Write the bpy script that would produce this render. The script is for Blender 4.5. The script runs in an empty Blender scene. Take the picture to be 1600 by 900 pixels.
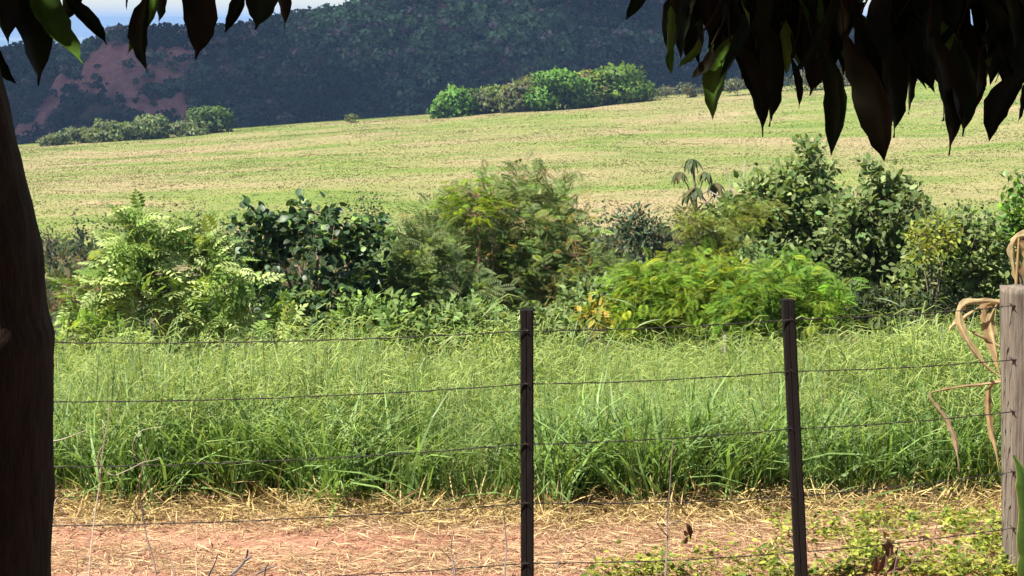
import bpy, math
import numpy as np
from mathutils import Matrix, Vector

# ------------------------------------------------------------------ camera, sky, sun, exposure
scene = bpy.context.scene
COL = scene.collection
EYE = 3.1                       # eye above the ground at the fence
FOC = 3600.0                    # focal length in pixels of the 1600 px wide photograph
HOR = 35.0                      # row of the horizon
PITCH = math.atan((450.0 - HOR) / FOC)

cam_data = bpy.data.cameras.new('camera')
cam_data.sensor_width = 36.0
cam_data.lens = 36.0 * FOC / 1600.0
cam_data.clip_start = 0.1
cam_data.clip_end = 60000.0
cam = bpy.data.objects.new('camera', cam_data)
cam.location = (0.0, 0.0, EYE)
cam.rotation_euler = (math.pi / 2 - PITCH, 0.0, 0.0)
COL.objects.link(cam)
scene.camera = cam

SUN_EL, SUN_AZ = math.radians(56), math.radians(-124)      # azimuth from +Y, positive to the right
world = bpy.data.worlds.new('World')
scene.world = world
world.use_nodes = True
wn, wl = world.node_tree.nodes, world.node_tree.links
sky = wn.new('ShaderNodeTexSky')
sky.sky_type = 'NISHITA'
sky.sun_disc = False
sky.sun_elevation = SUN_EL
sky.sun_rotation = SUN_AZ
sky.air_density = 1.0
sky.dust_density = 0.05
sky.ozone_density = 1.5
bg = wn['Background']
wl.new(sky.outputs[0], bg.inputs[0])
bg.inputs[1].default_value = 0.052

sun_data = bpy.data.lights.new('sun', 'SUN')
sun_data.energy = 5.0
sun_data.angle = math.radians(0.53)
sun_data.color = (1.0, 0.945, 0.85)
sun = bpy.data.objects.new('sun', sun_data)
to_sun = Vector((math.sin(SUN_AZ) * math.cos(SUN_EL), math.cos(SUN_AZ) * math.cos(SUN_EL), math.sin(SUN_EL)))
sun.rotation_euler = to_sun.to_track_quat('Z', 'Y').to_euler()
sun.location = to_sun * 60
COL.objects.link(sun)

vs = scene.view_settings
vs.view_transform = 'Standard'
vs.look = 'None'
vs.gamma = 1.0
vs.exposure = 1.57
vs.use_curve_mapping = False
scene.render.engine = 'CYCLES'
cy = scene.cycles
cy.use_denoising = True
cy.max_bounces = 8
cy.diffuse_bounces = 3
cy.glossy_bounces = 2
cy.transmission_bounces = 4
cy.volume_bounces = 0
cy.transparent_max_bounces = 8
cy.caustics_reflective = False
cy.caustics_refractive = False
cy.sample_clamp_indirect = 6.0

CP, SP = math.cos(PITCH), math.sin(PITCH)
R3 = np.random.default_rng


def P(px, py, Y):
    """World point at forward distance Y seen at photograph pixel (px, py)."""
    a = (px - 800.0) / FOC
    b = (450.0 - py) / FOC
    fy = CP + b * SP
    fz = -SP + b * CP
    s = Y / fy
    return np.array([a * s, Y, EYE + fz * s])


def scale_at(Y):
    return FOC / Y


# ------------------------------------------------------------------ numeric helpers
def vnoise(x, y, seed=0):
    """Smooth value noise, roughly 0..1."""
    x = np.asarray(x, float); y = np.asarray(y, float)
    xi = np.floor(x).astype(np.int64); yi = np.floor(y).astype(np.int64)
    xf = x - xi; yf = y - yi
    u = xf * xf * (3 - 2 * xf); v = yf * yf * (3 - 2 * yf)

    def h(i, j):
        n = (i * 374761393 + j * 668265263 + seed * 974634777) & 0x7fffffff
        n = ((n ^ (n >> 13)) * 1274126177) & 0x7fffffff
        n = n ^ (n >> 16)
        return (n & 0xffff) / 65535.0
    return (h(xi, yi) * (1 - u) + h(xi + 1, yi) * u) * (1 - v) + (h(xi, yi + 1) * (1 - u) + h(xi + 1, yi + 1) * u) * v


def fbm(x, y, seed=0, octs=4):
    t, a, s = 0.0, 0.5, 0.0
    for k in range(octs):
        t = t + a * vnoise(np.asarray(x) * 2 ** k, np.asarray(y) * 2 ** k, seed + k * 17)
        s += a; a *= 0.5
    return t / s


def norm(v):
    return v / np.maximum(np.linalg.norm(v, axis=-1, keepdims=True), 1e-9)


def basis(d, hint, roll=None):
    """Matrices whose columns are (width, length=d, normal close to hint)."""
    d = norm(d)
    hint = np.broadcast_to(hint, d.shape)
    x = np.cross(d, hint)
    bad = np.linalg.norm(x, axis=-1) < 1e-4
    if bad.any():
        x[bad] = np.cross(d[bad], np.array([1.0, 0.3, 0.2]))
    x = norm(x)
    z = np.cross(x, d)
    if roll is not None:
        c = np.cos(roll)[:, None]; s = np.sin(roll)[:, None]
        x, z = x * c + z * s, z * c - x * s
    return np.stack([x, d, z], axis=-1)


class Acc:
    """Collects triangles with a colour for each vertex; build() links them as one mesh object."""

    def __init__(self):
        self.v, self.f, self.c, self.n = [], [], [], 0

    def add(self, v, f, c):
        v = np.asarray(v, float)
        c = np.broadcast_to(np.asarray(c, float), v.shape)
        self.v.append(v); self.f.append(np.asarray(f, np.int64) + self.n); self.c.append(c)
        self.n += len(v)

    def scatter(self, tpl, mats, locs, cols):
        v, f, c = tpl
        n = len(locs)
        if n == 0:
            return
        V = np.einsum('nij,kj->nki', mats, v) + locs[:, None, :]
        C = cols[:, None, :] * c[None, :, :]
        F = (f[None] + (np.arange(n) * len(v))[:, None, None]).reshape(-1, 3)
        self.add(V.reshape(-1, 3), F, C.reshape(-1, 3))

    def tube(self, pts, radii, sides=5, col=(1, 1, 1), cap=True):
        pts = np.asarray(pts, float)
        n = len(pts)
        radii = np.broadcast_to(np.asarray(radii, float), (n,))
        t = np.gradient(pts, axis=0)
        t = norm(t)
        ref = np.array([0.31, 0.94, 0.13]) if abs(t[:, 2]).mean() > 0.6 else np.array([0.05, 0.1, 1.0])
        a = norm(np.cross(t, ref)); b = np.cross(t, a)
        ang = np.arange(sides) / sides * 2 * np.pi
        ring = pts[:, None] + radii[:, None, None] * (a[:, None] * np.cos(ang)[None, :, None] + b[:, None] * np.sin(ang)[None, :, None])
        V = ring.reshape(-1, 3)
        i = np.arange(n - 1)[:, None] * sides
        j = np.arange(sides)[None]
        k = (np.arange(sides) + 1)[None] % sides
        q = np.stack([i + j, i + k, i + sides + k, i + sides + j], -1).reshape(-1, 4)
        F = np.concatenate([q[:, [0, 1, 2]], q[:, [0, 2, 3]]])
        if cap:
            V = np.concatenate([V, pts[:1], pts[-1:]])
            j = np.arange(sides); k = (j + 1) % sides
            F = np.concatenate([F, np.stack([k, j, np.full(sides, n * sides)], -1),
                                np.stack([(n - 1) * sides + j, (n - 1) * sides + k, np.full(sides, n * sides + 1)], -1)])
        self.add(V, F, col)

    def arrays(self):
        return np.concatenate(self.v), np.concatenate(self.f), np.concatenate(self.c)

    def build(self, name, mat, parent=None, smooth=False, normals=None):
        v, f, c = self.arrays()
        off = np.array(parent.location) if parent is not None else np.zeros(3)
        me = make_mesh(name, v - off, f, c, mat, smooth or normals is not None)
        if normals is not None:
            me.normals_split_custom_set_from_vertices(np.ascontiguousarray(normals, dtype=np.float32))
        return link(name, me, parent)


def make_mesh(name, v, f, c, mat, smooth=False):
    me = bpy.data.meshes.new(name)
    me.vertices.add(len(v)); me.vertices.foreach_set('co', np.ascontiguousarray(v, dtype=np.float32).ravel())
    me.loops.add(len(f) * 3); me.loops.foreach_set('vertex_index', np.ascontiguousarray(f, dtype=np.int32).ravel())
    me.polygons.add(len(f))
    me.polygons.foreach_set('loop_start', np.arange(0, len(f) * 3, 3, dtype=np.int32))
    me.polygons.foreach_set('use_smooth', np.full(len(f), smooth, dtype=bool))
    at = me.color_attributes.new('Col', 'FLOAT_COLOR', 'POINT')
    rgba = np.ones((len(v), 4), np.float32); rgba[:, :3] = c
    at.data.foreach_set('color', rgba.ravel())
    me.update(calc_edges=True)
    me.validate()
    me.materials.append(mat)
    return me


def link(name, me, parent=None):
    o = bpy.data.objects.new(name, me)
    COL.objects.link(o)
    if parent is not None:
        o.parent = parent
    return o


def tag(o, label=None, cat=None, group=None, kind=None):
    for k, x in (('label', label), ('category', cat), ('group', group), ('kind', kind)):
        if x:
            o[k] = x
    return o


def thing(name, label, cat, loc, group=None):
    o = bpy.data.objects.new(name, None)
    o.empty_display_size = 0.1
    o.location = tuple(float(a) for a in loc)
    COL.objects.link(o)
    return tag(o, label, cat, group)


def place(name, me, mat3, loc, parent):
    """A part that shares its mesh: 3x3 matrix, world location."""
    o = link(name, me, parent)
    l = np.asarray(loc) - np.array(parent.location)
    M = Matrix(((mat3[0, 0], mat3[0, 1], mat3[0, 2], l[0]), (mat3[1, 0], mat3[1, 1], mat3[1, 2], l[1]),
                (mat3[2, 0], mat3[2, 1], mat3[2, 2], l[2]), (0, 0, 0, 1)))
    o.matrix_basis = M
    return o


# ------------------------------------------------------------------ materials
def new_mat(name):
    m = bpy.data.materials.new(name)
    m.use_nodes = True
    nt = m.node_tree
    nt.nodes.clear()
    out = nt.nodes.new('ShaderNodeOutputMaterial')
    return m, nt, out


def N(nt, typ, **kw):
    n = nt.nodes.new(typ)
    for k, v in kw.items():
        setattr(n, k, v)
    return n


def mixc(nt, fac, a, b, mode='MIX'):
    n = nt.nodes.new('ShaderNodeMix')
    n.data_type = 'RGBA'; n.blend_type = mode
    for sock, x in ((n.inputs[0], fac), (n.inputs[6], a), (n.inputs[7], b)):
        if hasattr(x, 'is_linked') or hasattr(x, 'links'):
            nt.links.new(x, sock)
        elif isinstance(x, (tuple, list)):
            sock.default_value = tuple(x) + (1.0,) if len(x) == 3 else x
        else:
            sock.default_value = x
    return n.outputs[2]


def noise(nt, vec, scale, detail=4.0, rough=0.55, dist=0.0):
    n = nt.nodes.new('ShaderNodeTexNoise')
    n.inputs['Scale'].default_value = scale
    n.inputs['Detail'].default_value = detail
    n.inputs['Roughness'].default_value = rough
    n.inputs['Distortion'].default_value = dist
    if vec is not None:
        nt.links.new(vec, n.inputs['Vector'])
    return n.outputs['Fac']


def ramp(nt, fac, stops):
    n = nt.nodes.new('ShaderNodeValToRGB')
    e = n.color_ramp.elements
    while len(e) < len(stops):
        e.new(0.5)
    for k, (p, c) in enumerate(stops):
        e[k].position = p
        e[k].color = (c, c, c, 1) if not isinstance(c, tuple) else tuple(c) + (1.0,)
    nt.links.new(fac, n.inputs[0])
    return n.outputs[0]


def scaled(nt, vec, s):
    n = nt.nodes.new('ShaderNodeMapping')
    n.inputs['Scale'].default_value = s
    nt.links.new(vec, n.inputs['Vector'])
    return n.outputs[0]


def mathn(nt, op, a, b=None, clamp=False):
    n = nt.nodes.new('ShaderNodeMath')
    n.operation = op; n.use_clamp = clamp
    for sock, x in ((n.inputs[0], a), (n.inputs[1], b)):
        if x is None:
            continue
        if isinstance(x, (int, float)):
            sock.default_value = x
        else:
            nt.links.new(x, sock)
    return n.outputs[0]


def leaf_mat(name, rough=0.5, transl=0.35, spec=0.4, var_scale=30.0, tcol=(1.25, 1.2, 0.5)):
    m, nt, out = new_mat(name)
    at = N(nt, 'ShaderNodeAttribute', attribute_name='Col')
    oi = N(nt, 'ShaderNodeObjectInfo')
    geo = N(nt, 'ShaderNodeNewGeometry')
    nz = noise(nt, geo.outputs['Position'], var_scale, 2.0)
    f = mathn(nt, 'MULTIPLY_ADD', nz, 0.6)
    f.node.inputs[2].default_value = 0.55
    g = mathn(nt, 'MULTIPLY_ADD', oi.outputs['Random'], 0.3)
    g.node.inputs[2].default_value = 0.85
    k = mathn(nt, 'MULTIPLY', f, g)
    kc = N(nt, 'ShaderNodeCombineColor')
    for i in range(3):
        nt.links.new(k, kc.inputs[i])
    col = mixc(nt, 1.0, at.outputs['Color'], kc.outputs[0], 'MULTIPLY')
    b = N(nt, 'ShaderNodeBsdfPrincipled')
    b.inputs['Roughness'].default_value = rough
    b.inputs['Specular IOR Level'].default_value = spec
    nt.links.new(col, b.inputs['Base Color'])
    t = N(nt, 'ShaderNodeBsdfTranslucent')
    tc = mixc(nt, 1.0, col, tcol, 'MULTIPLY')
    nt.links.new(tc, t.inputs['Color'])
    mx = N(nt, 'ShaderNodeMixShader')
    mx.inputs[0].default_value = transl
    nt.links.new(b.outputs[0], mx.inputs[1]); nt.links.new(t.outputs[0], mx.inputs[2])
    nt.links.new(mx.outputs[0], out.inputs[0])
    return m


def bark_mat(name, c1, c2, scale=(8, 8, 2), rough=0.9, bump=0.5, use_col=False):
    m, nt, out = new_mat(name)
    geo = N(nt, 'ShaderNodeNewGeometry')
    v = scaled(nt, geo.outputs['Position'], scale)
    n1 = noise(nt, v, 3.0, 6.0, 0.65)
    n2 = noise(nt, geo.outputs['Position'], 2.5, 3.0)
    col = mixc(nt, ramp(nt, n1, [(0.3, 0.0), (0.7, 1.0)]), c1, c2)
    col = mixc(nt, mathn(nt, 'MULTIPLY', n2, 0.5), col, tuple(0.5 * a for a in c1))
    if use_col:
        at = N(nt, 'ShaderNodeAttribute', attribute_name='Col')
        col = mixc(nt, 1.0, col, at.outputs['Color'], 'MULTIPLY')
    b = N(nt, 'ShaderNodeBsdfPrincipled')
    b.inputs['Roughness'].default_value = rough
    b.inputs['Specular IOR Level'].default_value = 0.2
    nt.links.new(col, b.inputs['Base Color'])
    bp = N(nt, 'ShaderNodeBump')
    bp.inputs['Strength'].default_value = bump
    bp.inputs['Distance'].default_value = 0.02
    nt.links.new(n1, bp.inputs['Height'])
    nt.links.new(bp.outputs[0], b.inputs['Normal'])
    nt.links.new(b.outputs[0], out.inputs[0])
    return m


def field_colour(nt, pos):
    """Colour of the pasture at a world position: green with beige seed-head streaks."""
    p1 = scaled(nt, pos, (0.030, 0.050, 0.0))
    p2 = scaled(nt, pos, (0.13, 0.20, 0.0))
    p3 = scaled(nt, pos, (0.9, 0.7, 0.0))
    a = noise(nt, p1, 1.0, 5.0, 0.62, 0.6)
    b = noise(nt, p2, 1.0, 5.0, 0.65, 0.4)
    c = noise(nt, p3, 1.0, 3.0, 0.6)
    s = mathn(nt, 'ADD', mathn(nt, 'MULTIPLY', a, 0.72), mathn(nt, 'MULTIPLY', b, 0.28))
    beige = ramp(nt, s, [(0.42, 0.0), (0.61, 1.0)])
    green = mixc(nt, ramp(nt, b, [(0.35, 0.0), (0.65, 1.0)]), (0.105, 0.150, 0.030), (0.160, 0.195, 0.044))
    tan = mixc(nt, ramp(nt, c, [(0.3, 0.0), (0.7, 1.0)]), (0.225, 0.165, 0.090), (0.305, 0.235, 0.135))
    col = mixc(nt, mathn(nt, "MULTIPLY", beige, 0.86), green, tan)
    col = mixc(nt, ramp(nt, c, [(0.32, 0.25), (0.50, 0.0)]), col, (0.085, 0.10, 0.030))
    return col


def soil_colour(nt, pos):
    a = noise(nt, pos, 1.3, 5.0, 0.6)
    b = noise(nt, pos, 14.0, 6.0, 0.7)
    col = mixc(nt, ramp(nt, a, [(0.35, 0.0), (0.65, 1.0)]), (0.32, 0.145, 0.092), (0.45, 0.24, 0.16))
    col = mixc(nt, ramp(nt, b, [(0.35, 0.55), (0.6, 0.0)]), col, (0.19, 0.095, 0.062))
    return col, b


def ground_material():
    m, nt, out = new_mat('ground_surface')
    geo = N(nt, 'ShaderNodeNewGeometry')
    pos = geo.outputs['Position']
    sep = N(nt, 'ShaderNodeSeparateXYZ')
    nt.links.new(pos, sep.inputs[0])
    y = sep.outputs[1]
    soil, sb = soil_colour(nt, pos)
    sc_n = noise(nt, scaled(nt, pos, (0.25, 0.25, 0.0)), 1.0, 6.0, 0.65)
    scrub = mixc(nt, ramp(nt, sc_n, [(0.4, 0.0), (0.62, 1.0)]), (0.075, 0.095, 0.03), (0.20, 0.15, 0.085))
    fld = field_colour(nt, pos)
    pl_n = N(nt, 'ShaderNodeTexVoronoi')
    pl_n.inputs['Scale'].default_value = 1.0
    nt.links.new(scaled(nt, pos, (0.0007, 0.0004, 0.0)), pl_n.inputs['Vector'])
    sepc = N(nt, 'ShaderNodeSeparateColor')
    nt.links.new(pl_n.outputs['Color'], sepc.inputs[0])
    plain = mixc(nt, ramp(nt, sepc.outputs[0], [(0.3, 0.0), (0.75, 1.0)]), (0.07, 0.12, 0.05), (0.55, 0.50, 0.36))
    wob = mathn(nt, 'MULTIPLY', mathn(nt, 'SUBTRACT', noise(nt, pos, 0.6, 3.0), 0.5), 1.6)
    yy = mathn(nt, 'ADD', y, wob)

    def step(v, lo, hi):
        n = N(nt, 'ShaderNodeMapRange')
        n.inputs[1].default_value = lo; n.inputs[2].default_value = hi
        nt.links.new(v, n.inputs[0])
        return n.outputs[0]
    col = mixc(nt, step(yy, 15.2, 16.4), soil, scrub)
    wob2 = mathn(nt, 'ADD', y, mathn(nt, 'MULTIPLY', mathn(nt, 'SUBTRACT', noise(nt, pos, 0.05, 3.0), 0.5), 30.0))
    col = mixc(nt, step(wob2, 116.0, 126.0), col, fld)
    col = mixc(nt, step(y, 480.0, 560.0), col, (0.045, 0.07, 0.03))
    col = mixc(nt, step(y, 2500.0, 4000.0), col, plain)
    b = N(nt, 'ShaderNodeBsdfPrincipled')
    b.inputs['Roughness'].default_value = 0.95
    b.inputs['Specular IOR Level'].default_value = 0.1
    nt.links.new(col, b.inputs['Base Color'])
    bp = N(nt, 'ShaderNodeBump')
    bp.inputs['Strength'].default_value = 0.9
    bp.inputs['Distance'].default_value = 0.035
    nt.links.new(noise(nt, pos, 22.0, 7.0, 0.7), bp.inputs['Height'])
    nt.links.new(bp.outputs[0], b.inputs['Normal'])
    nt.links.new(b.outputs[0], out.inputs[0])
    return m


def field_grass_material():
    m, nt, out = new_mat('pasture_grass')
    geo = N(nt, 'ShaderNodeNewGeometry')
    at = N(nt, 'ShaderNodeAttribute', attribute_name='Col')
    col = mixc(nt, 1.0, field_colour(nt, geo.outputs['Position']), at.outputs['Color'], 'MULTIPLY')
    b = N(nt, 'ShaderNodeBsdfDiffuse')
    nt.links.new(col, b.inputs[0])
    t = N(nt, 'ShaderNodeBsdfTranslucent')
    nt.links.new(col, t.inputs[0])
    mx = N(nt, 'ShaderNodeMixShader')
    mx.inputs[0].default_value = 0.45
    nt.links.new(b.outputs[0], mx.inputs[1]); nt.links.new(t.outputs[0], mx.inputs[2])
    nt.links.new(mx.outputs[0], out.inputs[0])
    return m


def hill_material():
    m, nt, out = new_mat('hill_earth')
    at = N(nt, 'ShaderNodeAttribute', attribute_name='Col')
    geo = N(nt, 'ShaderNodeNewGeometry')
    pos = geo.outputs['Position']
    n1 = noise(nt, scaled(nt, pos, (0.20, 0.12, 0.34)), 1.0, 7.0, 0.75, 1.2)
    n2 = noise(nt, scaled(nt, pos, (0.5, 0.3, 0.05)), 1.0, 4.0, 0.6)
    red = mixc(nt, ramp(nt, n1, [(0.3, 0.0), (0.7, 1.0)]), (0.42, 0.125, 0.095), (0.72, 0.28, 0.21))
    red = mixc(nt, ramp(nt, n2, [(0.55, 0.0), (0.75, 0.7)]), red, (0.60, 0.30, 0.24))
    grn = mixc(nt, n1, (0.03, 0.035, 0.022), (0.11, 0.085, 0.055))
    sp = N(nt, 'ShaderNodeSeparateColor')
    nt.links.new(at.outputs['Color'], sp.inputs[0])
    col = mixc(nt, sp.outputs[0], grn, red)
    b = N(nt, 'ShaderNodeBsdfDiffuse')
    nt.links.new(col, b.inputs[0])
    bp = N(nt, 'ShaderNodeBump')
    bp.inputs['Strength'].default_value = 1.0
    bp.inputs['Distance'].default_value = 1.5
    nt.links.new(n1, bp.inputs['Height'])
    nt.links.new(bp.outputs[0], b.inputs['Normal'])
    nt.links.new(b.outputs[0], out.inputs[0])
    return m


def plain_mat(name, col, rough=0.8, spec=0.2, use_col=False, metallic=0.0, nscale=0.0, amount=0.4):
    m, nt, out = new_mat(name)
    b = N(nt, 'ShaderNodeBsdfPrincipled')
    b.inputs['Roughness'].default_value = rough
    b.inputs['Specular IOR Level'].default_value = spec
    b.inputs['Metallic'].default_value = metallic
    c = None
    if use_col:
        at = N(nt, 'ShaderNodeAttribute', attribute_name='Col')
        c = mixc(nt, 1.0, at.outputs['Color'], col, 'MULTIPLY')
    if nscale:
        geo = N(nt, 'ShaderNodeNewGeometry')
        nz = noise(nt, geo.outputs['Position'], nscale, 5.0, 0.65)
        c = mixc(nt, mathn(nt, 'MULTIPLY', nz, amount), c if c is not None else col, tuple(0.35 * a for a in col))
    if c is None:
        b.inputs['Base Color'].default_value = tuple(col) + (1,)
    else:
        nt.links.new(c, b.inputs['Base Color'])
    nt.links.new(b.outputs[0], out.inputs[0])
    return m


M_ground = ground_material()
M_field = field_grass_material()
M_hill = hill_material()
M_plateau = plain_mat('plateau_slope', (0.10, 0.11, 0.08), 0.95, 0.0, nscale=0.001)
M_wood_far = leaf_mat('far_wood_leaves', 0.7, 0.25, 0.15, 0.4)
M_leaf = leaf_mat('soft_leaves', 0.55, 0.42, 0.15)
M_gloss = leaf_mat('glossy_leaves', 0.45, 0.28, 0.32)
M_mango = leaf_mat('mango_leaves', 0.45, 0.12, 0.15, 18.0)
M_grass = leaf_mat('grass_blades', 0.5, 0.42, 0.35, 3.0, (1.15, 1.15, 0.6))
M_straw = leaf_mat('dry_straw', 0.7, 0.25, 0.2, 12.0, (1.1, 1.0, 0.8))
M_dryleaf = leaf_mat('dry_maize_leaf', 0.65, 0.35, 0.2, 25.0, (1.15, 0.95, 0.65))
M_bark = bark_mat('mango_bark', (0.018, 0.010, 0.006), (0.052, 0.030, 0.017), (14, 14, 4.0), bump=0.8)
M_branch = bark_mat('shrub_bark', (0.16, 0.115, 0.085), (0.28, 0.22, 0.17), (20, 20, 6), use_col=True)
M_twig = plain_mat('dead_twig', (1, 1, 1), 0.85, 0.15, use_col=True, nscale=40.0, amount=0.5)
M_tar = plain_mat('dark_post_paint', (0.011, 0.008, 0.007), 0.7, 0.12, nscale=18.0)
M_wire = plain_mat('rusty_wire', (0.022, 0.017, 0.014), 0.6, 0.4, nscale=60.0)
M_cactus = leaf_mat('cactus_skin', 0.45, 0.30, 0.35, 25.0, (1.2, 1.3, 0.4))


# ------------------------------------------------------------------ terrain
GY = np.array([-40, 0, 6, 11, 15, 18, 22, 30, 45, 80, 110, 150, 320], float)
GZ = np.array([1.7, 1.5, 0.9, 0.0, 0.0, -0.38, -1.1, -2.2, -3.9, -7.4, -9.0, -10.0, -9.3], float)


def ground_z(X, Y):
    X = np.asarray(X, float); Y = np.asarray(Y, float)
    z = np.interp(Y, GY, GZ)
    k = np.clip((Y - 150) / 170, -0.35, 1.15)
    side = np.clip((Y - 60) / 60, 0, 1)
    z = z + np.clip(X, -220, 220) * (0.013 + 0.052 * np.clip(k, 0, 1.15)) * side
    und = (fbm(X / 38, Y / 60, 5, 3) - 0.5) * 1.6 * np.clip((Y - 140) / 60, 0, 1)
    z = z + und * np.clip((700 - Y) / 300, 0, 1)
    z = z + (fbm(X / 1.1, Y / 1.1, 9, 3) - 0.5) * 0.10 * np.clip((Y - 10) / 3, 0, 1) * np.clip((60 - Y) / 20, 0, 1)
    d = np.clip(Y - 335, 0, None)
    z = z - 0.0016 * np.minimum(d, 160) ** 2 - 0.25 * np.clip(d - 160, 0, None)
    return np.maximum(z, -100.0)


def grid_mesh(us, ys, zf, X_of):
    U, Yg = np.meshgrid(us, ys)
    X = X_of(U, Yg)
    Z = zf(X, Yg)
    V = np.stack([X, Yg, Z], -1).reshape(-1, 3)
    nu, ny = len(us), len(ys)
    i = np.arange(ny - 1)[:, None] * nu + np.arange(nu - 1)[None]
    i = i.ravel()
    F = np.concatenate([np.stack([i, i + 1, i + nu + 1], -1), np.stack([i, i + nu + 1, i + nu], -1)])
    return V, F


def lin(a, b, n):
    return np.linspace(a, b, n)


us = np.concatenate([lin(-1.2, -0.32, 14), lin(-0.3, 0.3, 121), lin(0.32, 1.2, 14)])
ys = np.concatenate([lin(-40, 9, 12), lin(10, 24, 71)[:-1], lin(24, 60, 50)[:-1], lin(60, 360, 120)[:-1],
                     lin(360, 900, 40)[:-1], np.geomspace(900, 20000, 40)])
V, F = grid_mesh(us, ys, ground_z, lambda U, Y: U * (np.abs(Y) + 18.0))
ground = link('ground', make_mesh('ground', V, F, np.ones(3), M_ground, True))
tag(ground, kind='structure')

# the forested hill
RX = np.array([-900, -560, 0, 60, 130, 150, 190, 270, 330, 390, 450, 500, 560, 600, 700, 820, 960, 1100, 1220, 1320, 1600, 2300], float)
RP = np.array([150, 110, 96, 88, 90, 84, 62, 58, 60, 55, 42, 33, 23, 12, -18, -45, -50, -30, 5, 45, 70, 130], float)
HY = 800.0


def ridge(X):
    px = X / HY * FOC + 800
    return EYE + (HOR - np.interp(px, RX, RP)) / FOC * HY


def hill_z(X, Y):
    r = ridge(X)
    g = fbm(X / 34.0, Y / 90.0, 21, 4)
    gully = (g - 0.5) * 20.0
    front = np.clip((HY - Y) / 90.0, 0, 1)
    z = np.where(Y < HY, r - 0.44 * (HY - Y), r - 0.22 * (Y - HY))
    z = z + gully * front
    s = scarp(X, Y)
    z = z + s * (6.0 * np.abs(vnoise(X / 4.0, Y / 40.0, 71) - 0.5) + 3.6 * vnoise(X / 14.0, Y / 6.0, 72))
    return np.maximum(z, -104.0)


def scarp(X, Y):
    """0..1 mask of the bare red slope, upper left of the hill."""
    zz = ridge(X) - 0.44 * (HY - Y)
    px = X / np.maximum(Y, 1) * FOC + 800
    py = HOR + (EYE - zz) / np.maximum(Y, 1) * FOC
    wob = (fbm(X / 16.0, Y / 24.0, 33, 4) - 0.5)
    top = np.interp(px, [20, 100, 180, 300, 330], [185, 120, 68, 74, 105]) + wob * 40
    bot = np.interp(px, [20, 70, 90, 180, 230, 320], [235, 240, 185, 165, 215, 200]) + wob * 50
    inside = np.clip((py - top) / 8, 0, 1) * np.clip((bot - py) / 8, 0, 1) * np.clip((px - 10) / 20, 0, 1) * np.clip((322 + wob * 60 - px) / 20, 0, 1)
    veg = np.clip((fbm(X / 7.0, Y / 14.0, 44, 4) - 0.30) / 0.12, 0, 1)
    extra = np.clip((fbm(X / 22.0, Y / 40.0, 55, 4) - 0.62) / 0.08, 0, 1) * 0.5
    return np.clip(inside * veg + extra, 0, 1)


hx = np.concatenate([lin(-620, -210, 30), lin(-205, 205, 240), lin(210, 620, 30)])
hy = np.concatenate([lin(560, 660, 12)[:-1], lin(660, 806, 110), lin(812, 1300, 20)])
V, F = grid_mesh(hx, hy, hill_z, lambda U, Y: U)
sm = scarp(V[:, 0], V[:, 1])
hill = link('hill', make_mesh('hill', V, F, np.stack([sm, sm, sm], -1), M_hill, True))
tag(hill, kind='structure')

# far plateau on the horizon, a flat-topped ridge with thickness
pv, pf = [], []
pxs = lin(-9000, 6000, 60)
tops = EYE + 8.0 / FOC * 16000 + 6 * (fbm(pxs / 1500, pxs * 0, 3, 3) - 0.5) * np.clip((pxs + 9000) / 300, 0, 1)
for k, x in enumerate(pxs):
    for (yy, zz) in ((15300 + 300 * math.sin(x / 700), -102.0), (15700, (tops[k] - 102) / 2), (16000, tops[k]), (17500, tops[k]), (18200, -102.0)):
        pv.append((x, yy, zz))
for k in range(len(pxs) - 1):
    for j in range(4):
        a = k * 5 + j; b = a + 5
        pf += [(a, b, b + 1), (a, b + 1, a + 1)]
plateau = link('distant_plateau', make_mesh('distant_plateau', np.array(pv), np.array(pf), np.ones(3), M_plateau, True))
tag(plateau, kind='structure')


# a cumulus cloud high beyond the pasture; its shadow lies on the hill
def cloud():
    rng = R3(99)
    k = 1050.0 / to_sun.z
    c = np.array([0.0, 800.0, -10.0]) + np.array(to_sun) * k
    A = Acc()
    nu, nv = 48, 24
    for i in range(46):
        o = np.array([rng.uniform(-1, 1) * 470, rng.uniform(-1, 1) * 290, rng.uniform(-0.2, 1) * 60])
        rr = rng.uniform(90, 190) * (1 - 0.3 * (abs(o[0]) / 470) ** 2)
        th, ph = np.meshgrid(np.linspace(0, 2 * np.pi, nu, endpoint=False), np.linspace(0.02, np.pi - 0.02, nv))
        d = np.stack([np.sin(ph) * np.cos(th), np.sin(ph) * np.sin(th), np.cos(ph)], -1)
        bump = 1 + 0.35 * (fbm(d[..., 0] * 3 + i * 7 + 50, d[..., 1] * 3 + d[..., 2] * 2 + 50, i, 3) - 0.5)
        v = d * rr * bump[..., None] * np.array([1, 1, 0.62])
        v[..., 2] = np.maximum(v[..., 2], -rr * 0.22)
        v = (v + o + c).reshape(-1, 3)
        a = (np.arange(nv - 1)[:, None] * nu + np.arange(nu)[None]).ravel()
        b = (np.arange(nv - 1)[:, None] * nu + (np.arange(nu)[None] + 1) % nu).ravel()
        A.add(v, np.concatenate([np.stack([a, a + nu, b + nu], -1), np.stack([a, b + nu, b], -1)]), (1, 1, 1))
    tag(A.build('cloud', plain_mat('cloud_vapour', (0.9, 0.9, 0.9), 1.0, 0.0), None, True), kind='structure')


cloud()

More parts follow.
